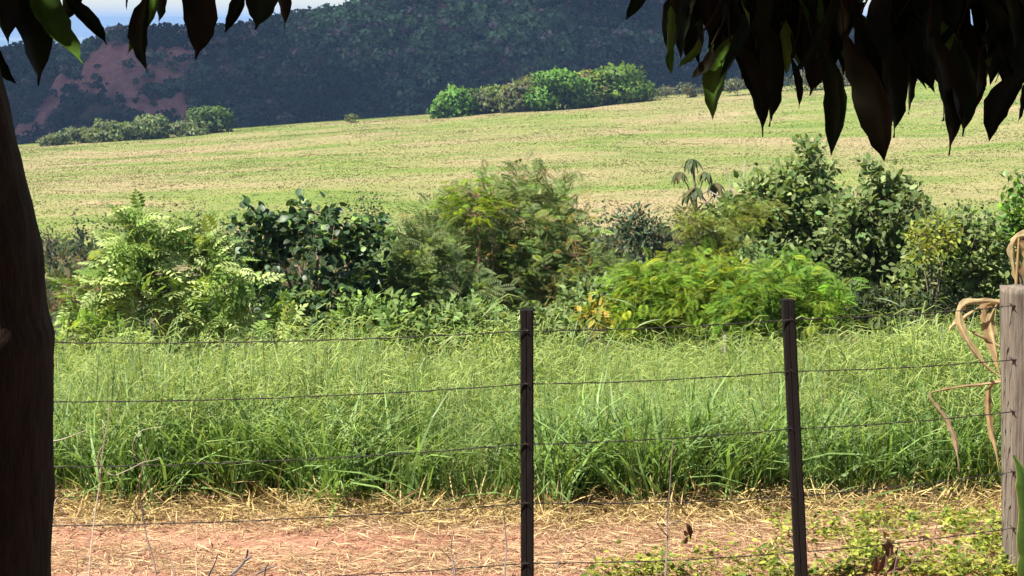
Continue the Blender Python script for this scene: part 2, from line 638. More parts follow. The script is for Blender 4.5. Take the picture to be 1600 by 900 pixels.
# ------------------------------------------------------------------ leaf templates: (verts, tris, colour multipliers); length along +Y, normal +Z, unit length
def leaf_tpl(width=0.4, segs=3, fold=0.15, bend=0.15, side=0.0, tip=1.0, mid=1.0, wave=0.0):
    v, c, f = [], [], []
    ts = np.linspace(0, 1, segs + 1)
    for k, t in enumerate(ts):
        w = width * 0.5 * (math.sin(math.pi * min(1, t ** 0.75)) ** tip if 0 < t < 1 else 0.0)
        z = -bend * t * t
        x0 = side * t * t
        wz = wave * math.sin(t * 17.0)
        if 0 < k < segs:
            v += [(x0 - w, t, z + fold * w + wz), (x0, t, z), (x0 + w, t, z + fold * w - wz)]
            c += [(1, 1, 1), (mid, mid, mid), (1, 1, 1)]
        else:
            v += [(x0, t, z)]
            c += [(mid, mid, mid)]
    f += [(0, 2, 1), (0, 3, 2)]
    for k in range(1, segs - 1):
        a = 1 + (k - 1) * 3; b = a + 3
        f += [(a, a + 1, b + 1), (a, b + 1, b), (a + 1, a + 2, b + 2), (a + 1, b + 2, b + 1)]
    a = 1 + (segs - 2) * 3; e = len(v) - 1
    f += [(a, a + 1, e), (a + 1, a + 2, e)]
    return np.array(v, float), np.array(f), np.array(c, float)


def diamond():
    return (np.array([(0, 0, 0), (-0.22, 0.5, 0.04), (0, 1, -0.12), (0.22, 0.5, 0.04)], float),
            np.array([(0, 2, 1), (0, 3, 2)]), np.ones((4, 3)))


def frond_tpl(pairs=9, leaflet=0.26, lw=0.42, bend=0.35, droop=0.2, start=0.18, dark=0.9):
    """Once-pinnate frond."""
    A = Acc()
    ts = np.linspace(start, 0.97, pairs)
    d = leaf_tpl(lw, 2, 0.1, 0.15)
    for t in ts:
        env = math.sin(math.pi * (0.15 + 0.75 * t)) ** 0.7
        p = np.array([0, t, -bend * t * t])
        for s in (-1, 1):
            dr = np.array([[s * 0.92, 0.45, -droop]])
            m = basis(dr, np.array([0, 0.1, 1.0])) * (leaflet * env)
            A.scatter(d, m, p[None], np.ones((1, 3)))
    p = np.array([0, 1.0, -bend])
    A.scatter(d, basis(np.array([[0, 0.9, -0.4]]), np.array([0, 0, 1.0])) * leaflet * 0.8, p[None], np.ones((1, 3)))
    tt = np.linspace(0, 1, 4)
    L = np.stack([tt * 0 - 0.008, tt, -bend * tt * tt], -1); Rr = L + np.array([0.016, 0, 0])
    V = np.concatenate([L, Rr]); Fq = []
    for k in range(3):
        Fq += [(k, k + 1, 5 + k), (k, 5 + k, 4 + k)]
    A.add(V, Fq, (dark, dark, dark * 0.8))
    return A.arrays()


def bipinnate_tpl(pairs=8, pinna=0.42, w=0.085, bend=0.25):
    """Feathery frond of fine strips (acacia kind)."""
    v, f, c = [], [], []
    for t in np.linspace(0.2, 1.0, pairs):
        env = math.sin(math.pi * (0.12 + 0.72 * t))
        for s in (-1, 1):
            n = len(v)
            L = pinna * env
            dx, dy = s * 0.88 * L, 0.45 * L
            z0 = -bend * t * t
            nx, ny = -dy / L * w / 2, dx / L * w / 2 * s
            v += [(0, t, z0), (dx * 0.5 + nx * s, t + dy * 0.5 + abs(ny), z0 + 0.02), (dx, t + dy, z0 - 0.06 * L / pinna), (dx * 0.5 - nx * s, t + dy * 0.5 - abs(ny), z0 + 0.02)]
            f += [(n, n + 1, n + 2), (n, n + 2, n + 3)]
            c += [(0.9, 0.9, 0.9), (1, 1, 1), (1.05, 1.05, 1.0), (1, 1, 1)]
    return np.array(v, float), np.array(f), np.array(c, float)


T_leaf = [leaf_tpl(0.46, 3, 0.2, b, s) for b, s in ((0.15, 0.0), (0.3, 0.05), (0.05, -0.05))]
T_oval = [leaf_tpl(0.58, 3, 0.2, b, 0.0, 0.8) for b in (0.1, 0.3)]
T_round = [leaf_tpl(0.85, 4, 0.18, b, 0.0, 0.7) for b in (0.1, 0.25)]
T_frond = [frond_tpl(5, 0.44, 0.50, b, 0.15) for b in (0.25, 0.5)]
T_fine = [bipinnate_tpl(8, 0.42, 0.075, b) for b in (0.15, 0.35)]
T_feather = [bipinnate_tpl(9, 0.44, 0.075, b) for b in (0.3, 0.6)]
T_dia = diamond()


def mango_leaf_tpl(side, wave, twist, curl, peak):
    """Long leaf with a drip tip: three rows across, twisted and curled along its length."""
    segs = 13
    v, c, f = [], [], []
    for k in range(segs + 1):
        t = k / segs
        body = (t ** peak) * max(0.0, 1 - t / 0.94) ** 0.75
        nrm = (peak / (peak + 0.75) * 0.94) ** peak * (0.75 / (peak + 0.75)) ** 0.75
        w = 0.135 * body / nrm + (0.010 if 0.5 < t < 1 else 0.0) + (0.004 if t <= 0.5 else 0.0)
        w *= 1 + 0.06 * math.sin(t * 31 + side * 40)
        x0 = side * (t * t - 0.35 * math.sin(math.pi * t)) / 1.0
        z0 = -curl * math.sin(t * 2.4) * 0.5
        tw = twist * t
        for q in (-1, -0.5, 0, 0.5, 1):
            lx = q * w
            lz = 0.55 * abs(q) * w + wave * math.sin(t * 21 + q * 2.0) * abs(q)
            v.append((x0 + lx * math.cos(tw) - lz * math.sin(tw), t, z0 + lx * math.sin(tw) + lz * math.cos(tw)))
            c.append((1.5, 1.5, 1.3) if q == 0 else (1, 1, 1))
    for k in range(segs):
        for j in range(4):
            a = k * 5 + j
            f += [(a, a + 1, a + 6), (a, a + 6, a + 5)]
    return np.array(v, float), np.array(f), np.array(c, float)


T_mango = [mango_leaf_tpl(*a) for a in ((0.14, 0.012, 0.5, 0.10, 0.9), (-0.14, 0.012, -0.5, 0.12, 1.0), (0.04, 0.018, 0.9, 0.2, 0.8), (0.24, 0.010, -0.4, 0.15, 1.1), (-0.22, 0.014, 0.6, 0.10, 0.85))]


def vary(rng, base, n, hue=0.12, val=0.25, alt=None, alt_p=0.0):
    c = np.array(base)[None] * (1 + val * (rng.random((n, 1)) * 2 - 1)) * (1 + hue * (rng.random((n, 3)) * 2 - 1))
    if alt is not None and alt_p > 0:
        k = rng.random(n) < alt_p
        c[k] = np.array(alt)[None] * (1 + val * (rng.random((k.sum(), 1)) * 2 - 1))
    return np.clip(c, 0.002, 1)


def sph(rng, n):
    v = rng.normal(size=(n, 3))
    return norm(v)


class MeshSet:
    """Shared meshes for parts: each template in a few colours."""
    cache = {}

    @classmethod
    def get(cls, key, tpl, col, mat):
        k = (key, tuple(np.round(col, 3)), mat.name)
        if k not in cls.cache:
            v, f, c = tpl
            cls.cache[k] = make_mesh(key, v, f, c * np.array(col)[None], mat, True)
        return cls.cache[k]


# ------------------------------------------------------------------ shrubs
def shrub(name, label, cat, Y, blobs, tips, leaf, base_px=None, group=None, stems=5, seed=1, per_tip=6, size=(0.06, 0.09),
          col=(0.08, 0.13, 0.03), alt=None, alt_p=0.0, spread=0.10, droop=0.1, flat=0.0, mat=None, hue=0.12, val=0.3,
          parts=0, part_name='leaf', bark=(1, 1, 1), twig_r=0.005, stem_r=0.025, up=0.25, surf=2.4, depth=0.85, leaf_out=1.0,
          names=('branches', 'foliage'), out_hint=0.0):
    rng = R3(seed)
    mat = mat or M_leaf
    s = scale_at(Y)
    cs, rs = [], []
    for b in blobs:
        px, py, rx, ry = b[:4]
        dy = b[4] if len(b) > 4 else (rng.random() - 0.5) * 0.6
        cs.append(P(px, py, Y + dy)); rs.append((rx / s, 0.5 * (rx + ry) / s * depth, ry / s))
    cs, rs = np.array(cs), np.array(rs)
    bx = P(base_px if base_px is not None else np.mean([b[0] for b in blobs]), 500, Y)[0]
    base = np.array([bx, Y, float(ground_z(bx, Y))])
    root = thing(name, label, cat, base, group)
    # tips spread through the blobs
    vol = rs.prod(1) ** 0.8
    which = rng.choice(len(cs), tips, p=vol / vol.sum())
    d = sph(rng, tips) * (rng.random((tips, 1)) ** (1 / surf))
    tp = cs[which] + d * rs[which]
    tp[:, 2] = np.maximum(tp[:, 2], ground_z(tp[:, 0], tp[:, 1]) + 0.08)
    # stems to the blobs
    B = Acc()
    nodes = []
    n_st = max(stems, len(cs))
    for k in range(n_st):
        tgt = cs[k % len(cs)] + (rng.random(3) - 0.5) * rs[k % len(cs)] * 0.9
        b0 = base + np.array([(rng.random() - 0.5) * 0.35, (rng.random() - 0.5) * 0.3, -0.05])
        tt = np.linspace(0, 1, 8)[:, None]
        m = b0 * (1 - tt) + tgt * tt
        bow = np.array([(b0[0] - tgt[0]) * 0.30, (b0[1] - tgt[1]) * 0.3, 0.12 * np.linalg.norm(tgt - b0)])
        m = m + bow * (np.sin(np.pi * tt)) + rng.normal(size=(8, 3)) * 0.025 * np.sin(np.pi * tt)
        B.tube(m, np.linspace(stem_r, stem_r * 0.35, 8), 5, np.array(bark))
        nodes.append(m[2:])
    nodes = np.concatenate(nodes)
    for k in range(tips):
        dd = np.linalg.norm(nodes - tp[k], axis=1) + 0.8 * np.clip(nodes[:, 2] - tp[k, 2], 0, None)
        a = nodes[np.argmin(dd)]
        mid = (a + tp[k]) / 2 + rng.normal(size=3) * 0.06 * np.linalg.norm(tp[k] - a)
        B.tube(np.array([a, mid, tp[k]]), [twig_r * 1.5, twig_r, twig_r * 0.5], 3, np.array(bark), cap=False)
    B.build(names[0], M_branch, root)
    # leaves round the tips
    n = tips * per_tip
    own = np.repeat(np.arange(tips), per_tip)
    ax = norm((tp - cs[which]) / rs[which] + np.array([0, 0, up]) + rng.normal(size=(tips, 3)) * 0.3)
    dirs = norm(ax[own] * leaf_out + rng.normal(size=(n, 3)) * 0.75 + np.array([0, 0, -droop]))
    if flat:
        dirs[:, 2] *= (1 - flat); dirs = norm(dirs)
    loc = tp[own] + rng.normal(size=(n, 3)) * spread * np.array([1, 1, 0.8 - 0.5 * flat])
    L = size[0] + rng.random(n) * (size[1] - size[0])
    hint = norm(np.array([0, 0, 1.0])[None] + rng.normal(size=(n, 3)) * (0.5 - 0.3 * flat) + np.array([0, -out_hint, 0])[None])
    mats = basis(dirs, hint) * L[:, None, None]
    clump = (0.75 + 0.5 * rng.random(tips))[own][:, None]
    cols = vary(rng, col, n, hue, val, alt, alt_p) * clump
    pick = np.zeros(n, bool)
    if parts:
        order = np.argsort(loc[:, 1] - 0.3 * L / L.max())
        pick[order[:parts]] = True
    A = Acc()
    for t in range(len(leaf)):
        k = (~pick) & (np.arange(n) % len(leaf) == t)
        A.scatter(leaf[t], mats[k], loc[k], cols[k])
    if A.n:
        fo = A.build(names[1], mat, root, True)
        if parts:
            fo['kind'] = 'stuff'
    if parts:
        shades = [0.75, 0.92, 1.08, 1.3]
        for i in np.nonzero(pick)[0]:
            t = i % len(leaf)
            lum = cols[i].sum() / np.sum(col)
            is_alt = alt is not None and np.abs(cols[i] / cols[i].sum() - np.array(alt) / np.sum(alt)).sum() < np.abs(cols[i] / cols[i].sum() - np.array(col) / np.sum(col)).sum()
            basec = np.array(alt if is_alt else col)
            sh = min(shades, key=lambda q: abs(q - lum))
            place(part_name, MeshSet.get(part_name + str(t), leaf[t], basec * sh, mat), mats[i], loc[i], root)
    return root


# ------------------------------------------------------------------ the wood on the hill and far scrub
def forest():
    rng = R3(77)
    n = 12000
    X = rng.uniform(-190, 190, n)
    t = rng.random(n)
    Y = 690 + 112 * t ** 0.8
    Y[:2600] = 788 + 16 * rng.random(2600)
    s = scarp(X, Y)
    keep = rng.random(n) > s * 0.92
    keep &= (fbm(X / 12, Y / 18, 8, 3) + 0.25 * rng.random(n) > 0.46) | (Y > 788)
    X, Y = X[keep], Y[keep]
    Z = hill_z(X, Y)
    pyv = HOR + (EYE - Z) / Y * FOC
    k = pyv < 262
    X, Y, Z = X[k], Y[k], Z[k]
    n = len(X)
    H = 1.8 + 4.4 * rng.random(n) ** 1.8
    Rr = H * (0.45 + 0.35 * rng.random(n))
    A = Acc()
    tone = fbm(X / 30, Y / 45, 13, 3)
    q = 34
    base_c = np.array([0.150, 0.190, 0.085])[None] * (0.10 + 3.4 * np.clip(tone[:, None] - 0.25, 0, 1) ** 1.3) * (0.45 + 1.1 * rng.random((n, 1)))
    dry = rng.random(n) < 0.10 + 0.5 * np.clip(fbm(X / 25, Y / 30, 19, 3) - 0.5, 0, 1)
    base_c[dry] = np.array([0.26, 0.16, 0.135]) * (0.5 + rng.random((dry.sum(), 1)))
    base_c *= (0.6 + 1.0 * np.clip((170 - (HOR + (EYE - Z) / Y * FOC)) / 130, 0, 1))[:, None]  # upper trees lightened in their colour for the soft light near the ridge
    own = np.repeat(np.arange(n), q)
    m = len(own)
    d = sph(rng, m)
    d[:, 2] = np.abs(d[:, 2]) * 0.9 - 0.15
    rad = rng.random(m) ** 0.4
    loc = np.stack([X, Y, Z], -1)[own] + np.stack([d[:, 0] * Rr[own] * rad, d[:, 1] * Rr[own] * rad, H[own] * 0.6 + d[:, 2] * H[own] * 0.42 * rad], -1)
    mats = basis(sph(rng, m), norm(d + np.array([0, 0, 0.6]))) * (0.8 + 0.7 * rng.random(m))[:, None, None] * np.sqrt(H[own] / 3)[:, None, None]
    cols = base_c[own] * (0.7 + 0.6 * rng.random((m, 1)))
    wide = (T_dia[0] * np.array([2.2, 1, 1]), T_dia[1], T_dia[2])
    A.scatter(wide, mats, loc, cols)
    nrm = np.repeat(norm(d + np.array([0, 0, 0.25]) + 0.25 * rng.normal(size=d.shape)), len(wide[0]), 0)
    for i in np.nonzero(Y > 785)[0][:700]:
        A.tube(np.array([(X[i], Y[i], Z[i] - 0.3), (X[i] + 0.1, Y[i], Z[i] + H[i] * 0.7)]), [0.12, 0.05], 3, (0.06, 0.05, 0.04), cap=False)
    nrm = np.concatenate([nrm, np.tile(np.array([[0.0, -1.0, 0.2]]), (A.n - len(nrm), 1))])
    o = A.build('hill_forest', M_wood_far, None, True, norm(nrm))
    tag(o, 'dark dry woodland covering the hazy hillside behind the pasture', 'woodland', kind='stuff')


forest()


def pasture():
    rng = R3(5)
    n = 130000
    Y = 118 + 232 * rng.random(n) ** 0.85
    X = (rng.random(n) * 2 - 1) * (0.245 * Y + 3)
    Z = ground_z(X, Y)
    A = Acc()
    v, f, c = [], [], []
    for k in range(3):
        a = k * 1.7 + 0.3
        lean = 0.35
        bx, by = 0.16 * math.cos(a * 2.1), 0.16 * math.sin(a * 2.1)
        wx, wy = 0.13 * math.cos(a), 0.13 * math.sin(a)
        nn = len(v)
        v += [(bx - wx * 1.6, by - wy * 1.6, -0.1), (bx + wx * 1.6, by + wy * 1.6, -0.1), (bx + lean * math.sin(a), by + lean * math.cos(a), 1.0)]
        f += [(nn, nn + 1, nn + 2)]
        c += [(0.85, 0.85, 0.85), (0.85, 0.85, 0.85), (1.15, 1.15, 1.1)]
    tpl = (np.array(v, float), np.array(f), np.array(c, float))
    s = (0.10 + 0.13 * rng.random(n)) * (0.45 + 0.8 * fbm(X / 3.0, Y / 3.0, 64, 3) ** 2)
    ang = rng.random(n) * 6.28
    m = np.zeros((n, 3, 3))
    w = s * (0.9 + rng.random(n))
    m[:, 0, 0] = np.cos(ang) * w; m[:, 0, 1] = -np.sin(ang) * w; m[:, 1, 0] = np.sin(ang) * w; m[:, 1, 1] = np.cos(ang) * w; m[:, 2, 2] = s * 0.6
    cols = (0.85 + 0.4 * rng.random((n, 1))) * np.ones((1, 3))
    A.scatter(tpl, m, np.stack([X, Y, Z], -1), cols)
    nv = np.tile(np.array([[0.0, -0.15, 1.0]]), (A.n, 1))
    o = A.build('pasture_grass', M_field, None, True, norm(nv))
    tag(o, 'sunlit pasture of green and beige grass sloping up to the crest', 'grass', kind='stuff')


pasture()


def scrub():
    """Rough low growth on the ground between the bushes and the pasture."""
    rng = R3(15)
    n = 15000
    Y = 30 + 98 * rng.random(n) ** 1.15
    X = (rng.random(n) * 2 - 1) * (0.25 * Y + 2)
    k = fbm(X / 5, Y / 9, 61, 3) > 0.40
    X, Y = X[k], Y[k]
    n = len(X)
    Z = ground_z(X, Y)
    H = (0.15 + 0.55 * rng.random(n) ** 2) * (0.5 + Y / 90)
    q = 9
    own = np.repeat(np.arange(n), q)
    m = len(own)
    loc = np.stack([X, Y, Z], -1)[own] + rng.normal(size=(m, 3)) * np.stack([H * 0.7, H * 0.7, H * 0.25], -1)[own]
    loc[:, 2] = Z[own] + np.abs(loc[:, 2] - Z[own]) + H[own] * 0.35 * rng.random(m)
    mats = basis(norm(rng.normal(size=(m, 3)) + np.array([0, 0, 0.5])), sph(rng, m)) * (H[own] * (0.5 + 0.5 * rng.random(m)))[:, None, None]
    tone = fbm(X / 4, Y / 6, 62, 3)[:, None]
    c = np.array([0.07, 0.10, 0.035])[None] * (0.6 + 0.8 * tone)
    dry = rng.random(n) < np.clip((0.62 - tone[:, 0]) * 1.6, 0.05, 0.6)
    c[dry] = np.array([0.19, 0.155, 0.085])
    cols = c[own] * (0.7 + 0.6 * rng.random((m, 1)))
    A = Acc()
    A.scatter(T_dia, mats, loc, cols)
    o = A.build('scrub', M_leaf)
    tag(o, 'low rough scrub and weeds on the slope behind the bushes', 'scrub', kind='stuff')


scrub()


# ------------------------------------------------------------------ crest trees and the hedge at the foot of the pasture
def far_tree(name, label, cat, px, py_base, Y, w, h, seed, col, group=None, dens=1.0, alt=None, alt_p=0.0, lobes=7, leaf=0.42, trunk=0.25):
    """A tree on the crest: trunk, limbs and a crown of leaf clumps in uneven lobes. w, h in photograph pixels."""
    rng = R3(seed)
    s = scale_at(Y)
    X = (px - 800) / FOC * Y
    W, H = w / s, h / s
    gz = float(ground_z(X, Y))
    zb = P(px, py_base, Y)[2]
    base = np.array([X, Y, min(gz, zb + 0.3)])
    H = H + max(0.0, zb - base[2])
    root = thing(name, label, cat, base, group)
    cs = np.stack([rng.uniform(-0.62, 0.62, lobes) * W / 2, rng.uniform(-0.5, 0.5, lobes) * W / 2, H * rng.uniform(0.12, 0.74, lobes)], -1)
    cs[0] = (0, 0, H * 0.70)
    rr = np.stack([np.full(lobes, W * 0.27), np.full(lobes, W * 0.27), np.full(lobes, H * 0.30)], -1) * rng.uniform(0.75, 1.15, (lobes, 1))
    rr[:, 2] = np.minimum(rr[:, 2], H - cs[:, 2])
    B = Acc()
    B.tube(np.array([base + (0, 0, -0.3), base + (0.03 * W, 0, H * 0.25), base + (0, 0, H * 0.55)]), [trunk * 0.6, trunk * 0.5, trunk * 0.3], 6)
    for c in cs[1:]:
        B.tube(np.array([base + (0, 0, H * 0.22), base + c * np.array([0.6, 0.6, 0.75]), base + c]), [trunk * 0.35, trunk * 0.22, trunk * 0.1], 4)
    B.build('trunk', M_branch, root)
    area = W * H
    n = int(dens * min(9000, max(300, area * 45)))
    which = rng.integers(0, lobes, n)
    d = sph(rng, n)
    loc = base + cs[which] + d * rr[which] * (rng.random((n, 1)) ** 0.33) * (0.85 + 0.3 * rng.random((n, 1)))
    loc[:, 2] = np.maximum(loc[:, 2], base[2] + 0.1)
    mats = basis(norm(rng.normal(size=(n, 3))), norm(d + np.array([0, 0, 0.7]) + 0.4 * rng.normal(size=(n, 3)))) * (leaf * (0.6 + 0.7 * rng.random(n)))[:, None, None]
    tone = (0.75 + 0.5 * rng.random(lobes))[which][:, None]
    cols = vary(rng, col, n, 0.12, 0.3, alt, alt_p) * tone
    A = Acc()
    wide = (T_dia[0] * np.array([1.5, 1, 1]), T_dia[1], T_dia[2])
    A.scatter(wide, mats, loc, cols)
    nrm = np.repeat(norm(d / rr[which] * W + np.array([0, 0, 0.3]) + 0.35 * rng.normal(size=d.shape)), len(wide[0]), 0)
    A.build('crown', M_leaf, root, True, nrm)
    return root


CY = 318.0
GRN, DKG, OLV, GRY, YEL = (0.110, 0.225, 0.038), (0.080, 0.165, 0.036), (0.140, 0.190, 0.050), (0.165, 0.195, 0.085), (0.165, 0.245, 0.038)
BRN = (0.15, 0.10, 0.055)
row = [
    ('leftmost bright green tree of the long row on the crest', 708, 177, 54, 43, GRN, None, 0),
    ('grey green thin bush beside the leftmost bright tree of the crest row', 742, 174, 44, 36, GRY, None, 0),
    ('dull olive bush in the left half of the crest row', 772, 172, 48, 40, OLV, GRY, 0.3),
    ('pale grey tree with bare twigs in the crest row', 806, 170, 48, 46, GRY, BRN, 0.15),
    ('small dark green bush in front of the brown flecked crest trees', 800, 172, 40, 28, DKG, None, 0),
    ('tree with rusty brown patches mid row on the crest', 836, 168, 54, 56, OLV, BRN, 0.3),
    ('broad bright green tree in the middle of the crest row', 876, 167, 78, 58, GRN, None, 0),
    ('green tree tinged with brown between two broad crowns of the crest row', 926, 164, 56, 52, YEL, BRN, 0.22),
    ('tallest yellow green tree at the right end of the crest row', 972, 158, 84, 56, YEL, GRN, 0.4),
]
for i, (lab, px, py, w, h, c, alt, ap) in enumerate(row):
    far_tree('crest_tree', lab, 'tree', px, py + 5, CY + (i % 3) * 2.5, w * 1.4, h * 1.08, 100 + i, c, 'row of trees on the pasture crest', 2.6, alt, ap, 14, 0.60)
left_row = [
    ('low pale bush nearest the mango trunk on the crest', 92, 219, 40, 15, (0.15, 0.19, 0.085)),
    ('pale green bush in the low row on the left crest', 128, 214, 40, 20, (0.16, 0.20, 0.09)),
    ('pale green rounded bush in the middle of the left crest row', 162, 210, 46, 26, (0.15, 0.19, 0.08)),
    ('low pale bush just left of the tallest pale crest bush', 195, 209, 34, 20, (0.17, 0.21, 0.10)),
    ('tallest pale bush at the right end of the left crest row', 234, 206, 56, 30, (0.13, 0.17, 0.07)),
    ('small pale bush at the foot of the round dark crest tree', 291, 202, 46, 17, (0.16, 0.20, 0.09)),
]
for i, (lab, px, py, w, h, c) in enumerate(left_row):
    far_tree('crest_bush', lab, 'bush', px, py + 3, CY - 6 + (i % 2) * 3, w * 1.5, h, 130 + i, c, 'pale bushes along the left crest', 2.4, None, 0, 10, 0.50, 0.12)
far_tree('crest_tree', 'round dark green tree standing alone on the left crest', 'tree', 330, 200, CY, 78, 36, 150, (0.075, 0.125, 0.035), None, 1.7, None, 0, 9, 0.55, 0.2)
far_tree('crest_bush', 'tiny low bush on the bare crest below the dark hill', 'bush', 548, 188, CY + 6, 34, 9, 151, (0.13, 0.15, 0.06), None, 1.5, None, 0, 4, 0.28, 0.08)
grey = [(1008, 153, 40, 18), (1040, 151, 48, 21), (1076, 149, 50, 24), (1108, 147, 44, 26), (1150, 145, 60, 28), (1200, 142, 60, 26), (1260, 139, 70, 34), (1320, 136, 70, 32), (1400, 132, 60, 26)]
for i, (px, py, w, h) in enumerate(grey):
    labs = ['low grey scrub bush right beside the tallest crest tree', 'grey scrub bush second to the right of the tallest crest tree',
            'grey green scrub bush left of the hanging dark leaves on the crest', 'grey green bush on the crest at the edge of the hanging leaves']
    far_tree('scrub_bush', labs[i] if i < 4 else 'grey green crest bush behind the hanging dark leaves, %s from the left' % ['first', 'second', 'third', 'fourth', 'fifth'][i - 4], 'bush', px, py + 4, CY + 8 + (i % 2) * 4, w, h, 160 + i,
             (0.15, 0.165, 0.095), 'grey scrub along the right crest', 1.2, BRN, 0.1, 6, 0.32, 0.1)

# dark hedge shrubs at the foot of the pasture
hedge = [(75, 372, 60, 30), (120, 352, 60, 34), (160, 356, 56, 36), (205, 350, 52, 30), (262, 362, 74, 52), (312, 362, 70, 46), (355, 368, 60, 50), (480, 352, 90, 36), (555, 352, 74, 52), (596, 350, 50, 40),
         (925, 352, 60, 34), (962, 366, 58, 50), (1020, 360, 70, 40), (1075, 358, 70, 36), (1130, 358, 70, 38), (1190, 356, 70, 36), (1440, 356, 60, 40), (1490, 356, 70, 44), (1540, 354, 76, 50), (1588, 352, 60, 44)]
for i, (px, py, w, h) in enumerate(hedge):
    side = 'left' if px < 700 else 'right'
    nth = ['nearest', 'second', 'third', 'fourth', 'fifth', 'sixth', 'seventh', 'eighth', 'ninth', 'tenth']
    lab = ('dark hedge shrub at the foot of the pasture, %s from the mango trunk' % nth[i] if side == 'left' else
           'dark hedge shrub at the right foot of the pasture, %s counted from the middle post' % nth[i - 10])
    far_tree('hedge_shrub', lab, 'shrub', px, py + 8, 108 + 5 * (i % 3), w * 1.3, h * 1.2, 200 + i, (0.045, 0.068, 0.040), 'hedge shrubs along the %s foot of the pasture' % side, 1.0, (0.10, 0.12, 0.06), 0.15, 8, 0.17, 0.08)

# ------------------------------------------------------------------ bushes behind the tall grass
shrub('pinnate_bush', 'pale lime green bush with feather shaped leaves at the left', 'bush', 26.0,
      [(215, 372, 42, 48), (180, 430, 46, 42), (300, 400, 62, 52), (345, 440, 45, 45), (250, 460, 75, 50), (140, 480, 42, 46), (330, 500, 60, 35), (440, 497, 45, 30), (200, 515, 70, 40)],
      165, T_frond, base_px=255, seed=11, per_tip=6, size=(0.16, 0.28), col=(0.190, 0.285, 0.070), alt=(0.38, 0.46, 0.17), alt_p=0.35, spread=0.06, droop=0.25, up=0.5,
      parts=280, part_name='frond', bark=(1.0, 0.75, 0.6), stem_r=0.022, depth=0.7, out_hint=0.35)
shrub('glossy_bush', 'dark green bush with glossy rounded leaves, darkest of the bushes', 'bush', 28.0,
      [(395, 350, 45, 32), (470, 345, 60, 38), (520, 370, 60, 55), (575, 360, 38, 40), (440, 420, 60, 60), (540, 440, 70, 62), (400, 400, 35, 45), (500, 490, 95, 48), (580, 480, 48, 50)],
      175, T_round, base_px=490, seed=12, per_tip=14, size=(0.075, 0.125), col=(0.045, 0.085, 0.030), alt=(0.15, 0.24, 0.045), alt_p=0.14, spread=0.075, droop=0.35, mat=M_gloss,
      parts=300, bark=(1.3, 1.2, 1.1), stem_r=0.034, depth=0.75, out_hint=0.3)
shrub('acacia_bush', 'tall olive bush with fine feathery leaves and red brown shoots, behind the middle post', 'bush', 30.0,
      [(745, 325, 50, 44), (820, 312, 50, 48), (868, 340, 48, 58), (800, 380, 95, 56), (885, 410, 58, 56), (690, 370, 60, 48), (760, 445, 105, 55), (875, 470, 72, 60), (770, 500, 110, 40)],
      420, T_fine, base_px=805, seed=13, out_hint=0.7, per_tip=10, size=(0.12, 0.22), col=(0.195, 0.270, 0.088), alt=(0.31, 0.23, 0.085), alt_p=0.10, spread=0.12, flat=0.4, droop=0.0, up=0.5,
      bark=(1.5, 1.3, 1.15), stem_r=0.034, stems=14, depth=0.75, surf=2.0)
shrub('acacia_bush', 'low grey green feathery bush between the dark glossy bush and the middle post', 'bush', 28.5,
      [(660, 400, 45, 46), (640, 450, 55, 48), (700, 470, 70, 45), (650, 500, 60, 34)],
      260, T_fine, base_px=670, seed=14, out_hint=0.7, per_tip=9, size=(0.15, 0.26), col=(0.215, 0.290, 0.115), spread=0.11, flat=0.4, droop=0.0, bark=(0.9, 0.7, 0.6), stem_r=0.018, stems=8, surf=2.0)
shrub('acacia_sapling', 'bright lime topped feathery sapling in front of the tall olive bush', 'sapling', 29.3,
      [(745, 305, 38, 26), (768, 322, 34, 18), (735, 330, 40, 20)], 30, T_fine, base_px=760, seed=15, per_tip=6, size=(0.12, 0.20), col=(0.23, 0.32, 0.04), spread=0.06, flat=0.8, droop=0.0,
      bark=(0.9, 0.7, 0.6), stem_r=0.016, stems=3)
shrub('feathery_bush', 'bright yellow green feathery bush just left of the right dark post', 'bush', 26.5,
      [(1062, 415, 30, 24), (1010, 450, 44, 34), (1070, 455, 50, 34), (985, 490, 40, 34), (1120, 425, 28, 34), (1095, 485, 60, 34), (1030, 500, 60, 30), (1150, 455, 30, 26)],
      430, T_feather, base_px=1050, seed=16, out_hint=0.5, per_tip=7, size=(0.10, 0.20), col=(0.190, 0.300, 0.040), alt=(0.30, 0.34, 0.04), alt_p=0.2, spread=0.09, flat=0.35, droop=0.25, stem_r=0.02, depth=0.7)
shrub('feathery_bush', 'bright green feathery bush directly behind the right dark post', 'bush', 26.0,
      [(1236, 428, 32, 22), (1190, 462, 40, 34), (1250, 455, 36, 26), (1290, 465, 22, 20), (1275, 485, 36, 26), (1165, 490, 46, 30), (1225, 500, 66, 28)],
      360, T_feather, base_px=1215, seed=17, out_hint=0.5, per_tip=7, size=(0.10, 0.20), col=(0.175, 0.305, 0.045), alt=(0.28, 0.36, 0.05), alt_p=0.2, spread=0.09, flat=0.35, droop=0.25, stem_r=0.02, depth=0.7)
shrub('broadleaf_tree', 'tall pointed grey green tree with leathery leaves right of centre', 'tree', 34.0,
      [(1262, 248, 22, 30), (1258, 290, 48, 32), (1212, 305, 52, 36), (1280, 325, 54, 40), (1160, 345, 56, 36), (1235, 370, 75, 40), (1290, 390, 45, 50), (1180, 400, 55, 36)],
      430, T_oval, base_px=1240, seed=18, out_hint=0.5, per_tip=16, size=(0.09, 0.15), col=(0.125, 0.178, 0.055), alt=(0.24, 0.295, 0.115), alt_p=0.35, spread=0.09, droop=0.1, up=0.5, mat=M_leaf,
      bark=(1, 0.9, 0.8), stem_r=0.045, depth=0.8, names=('trunk', 'crown'))
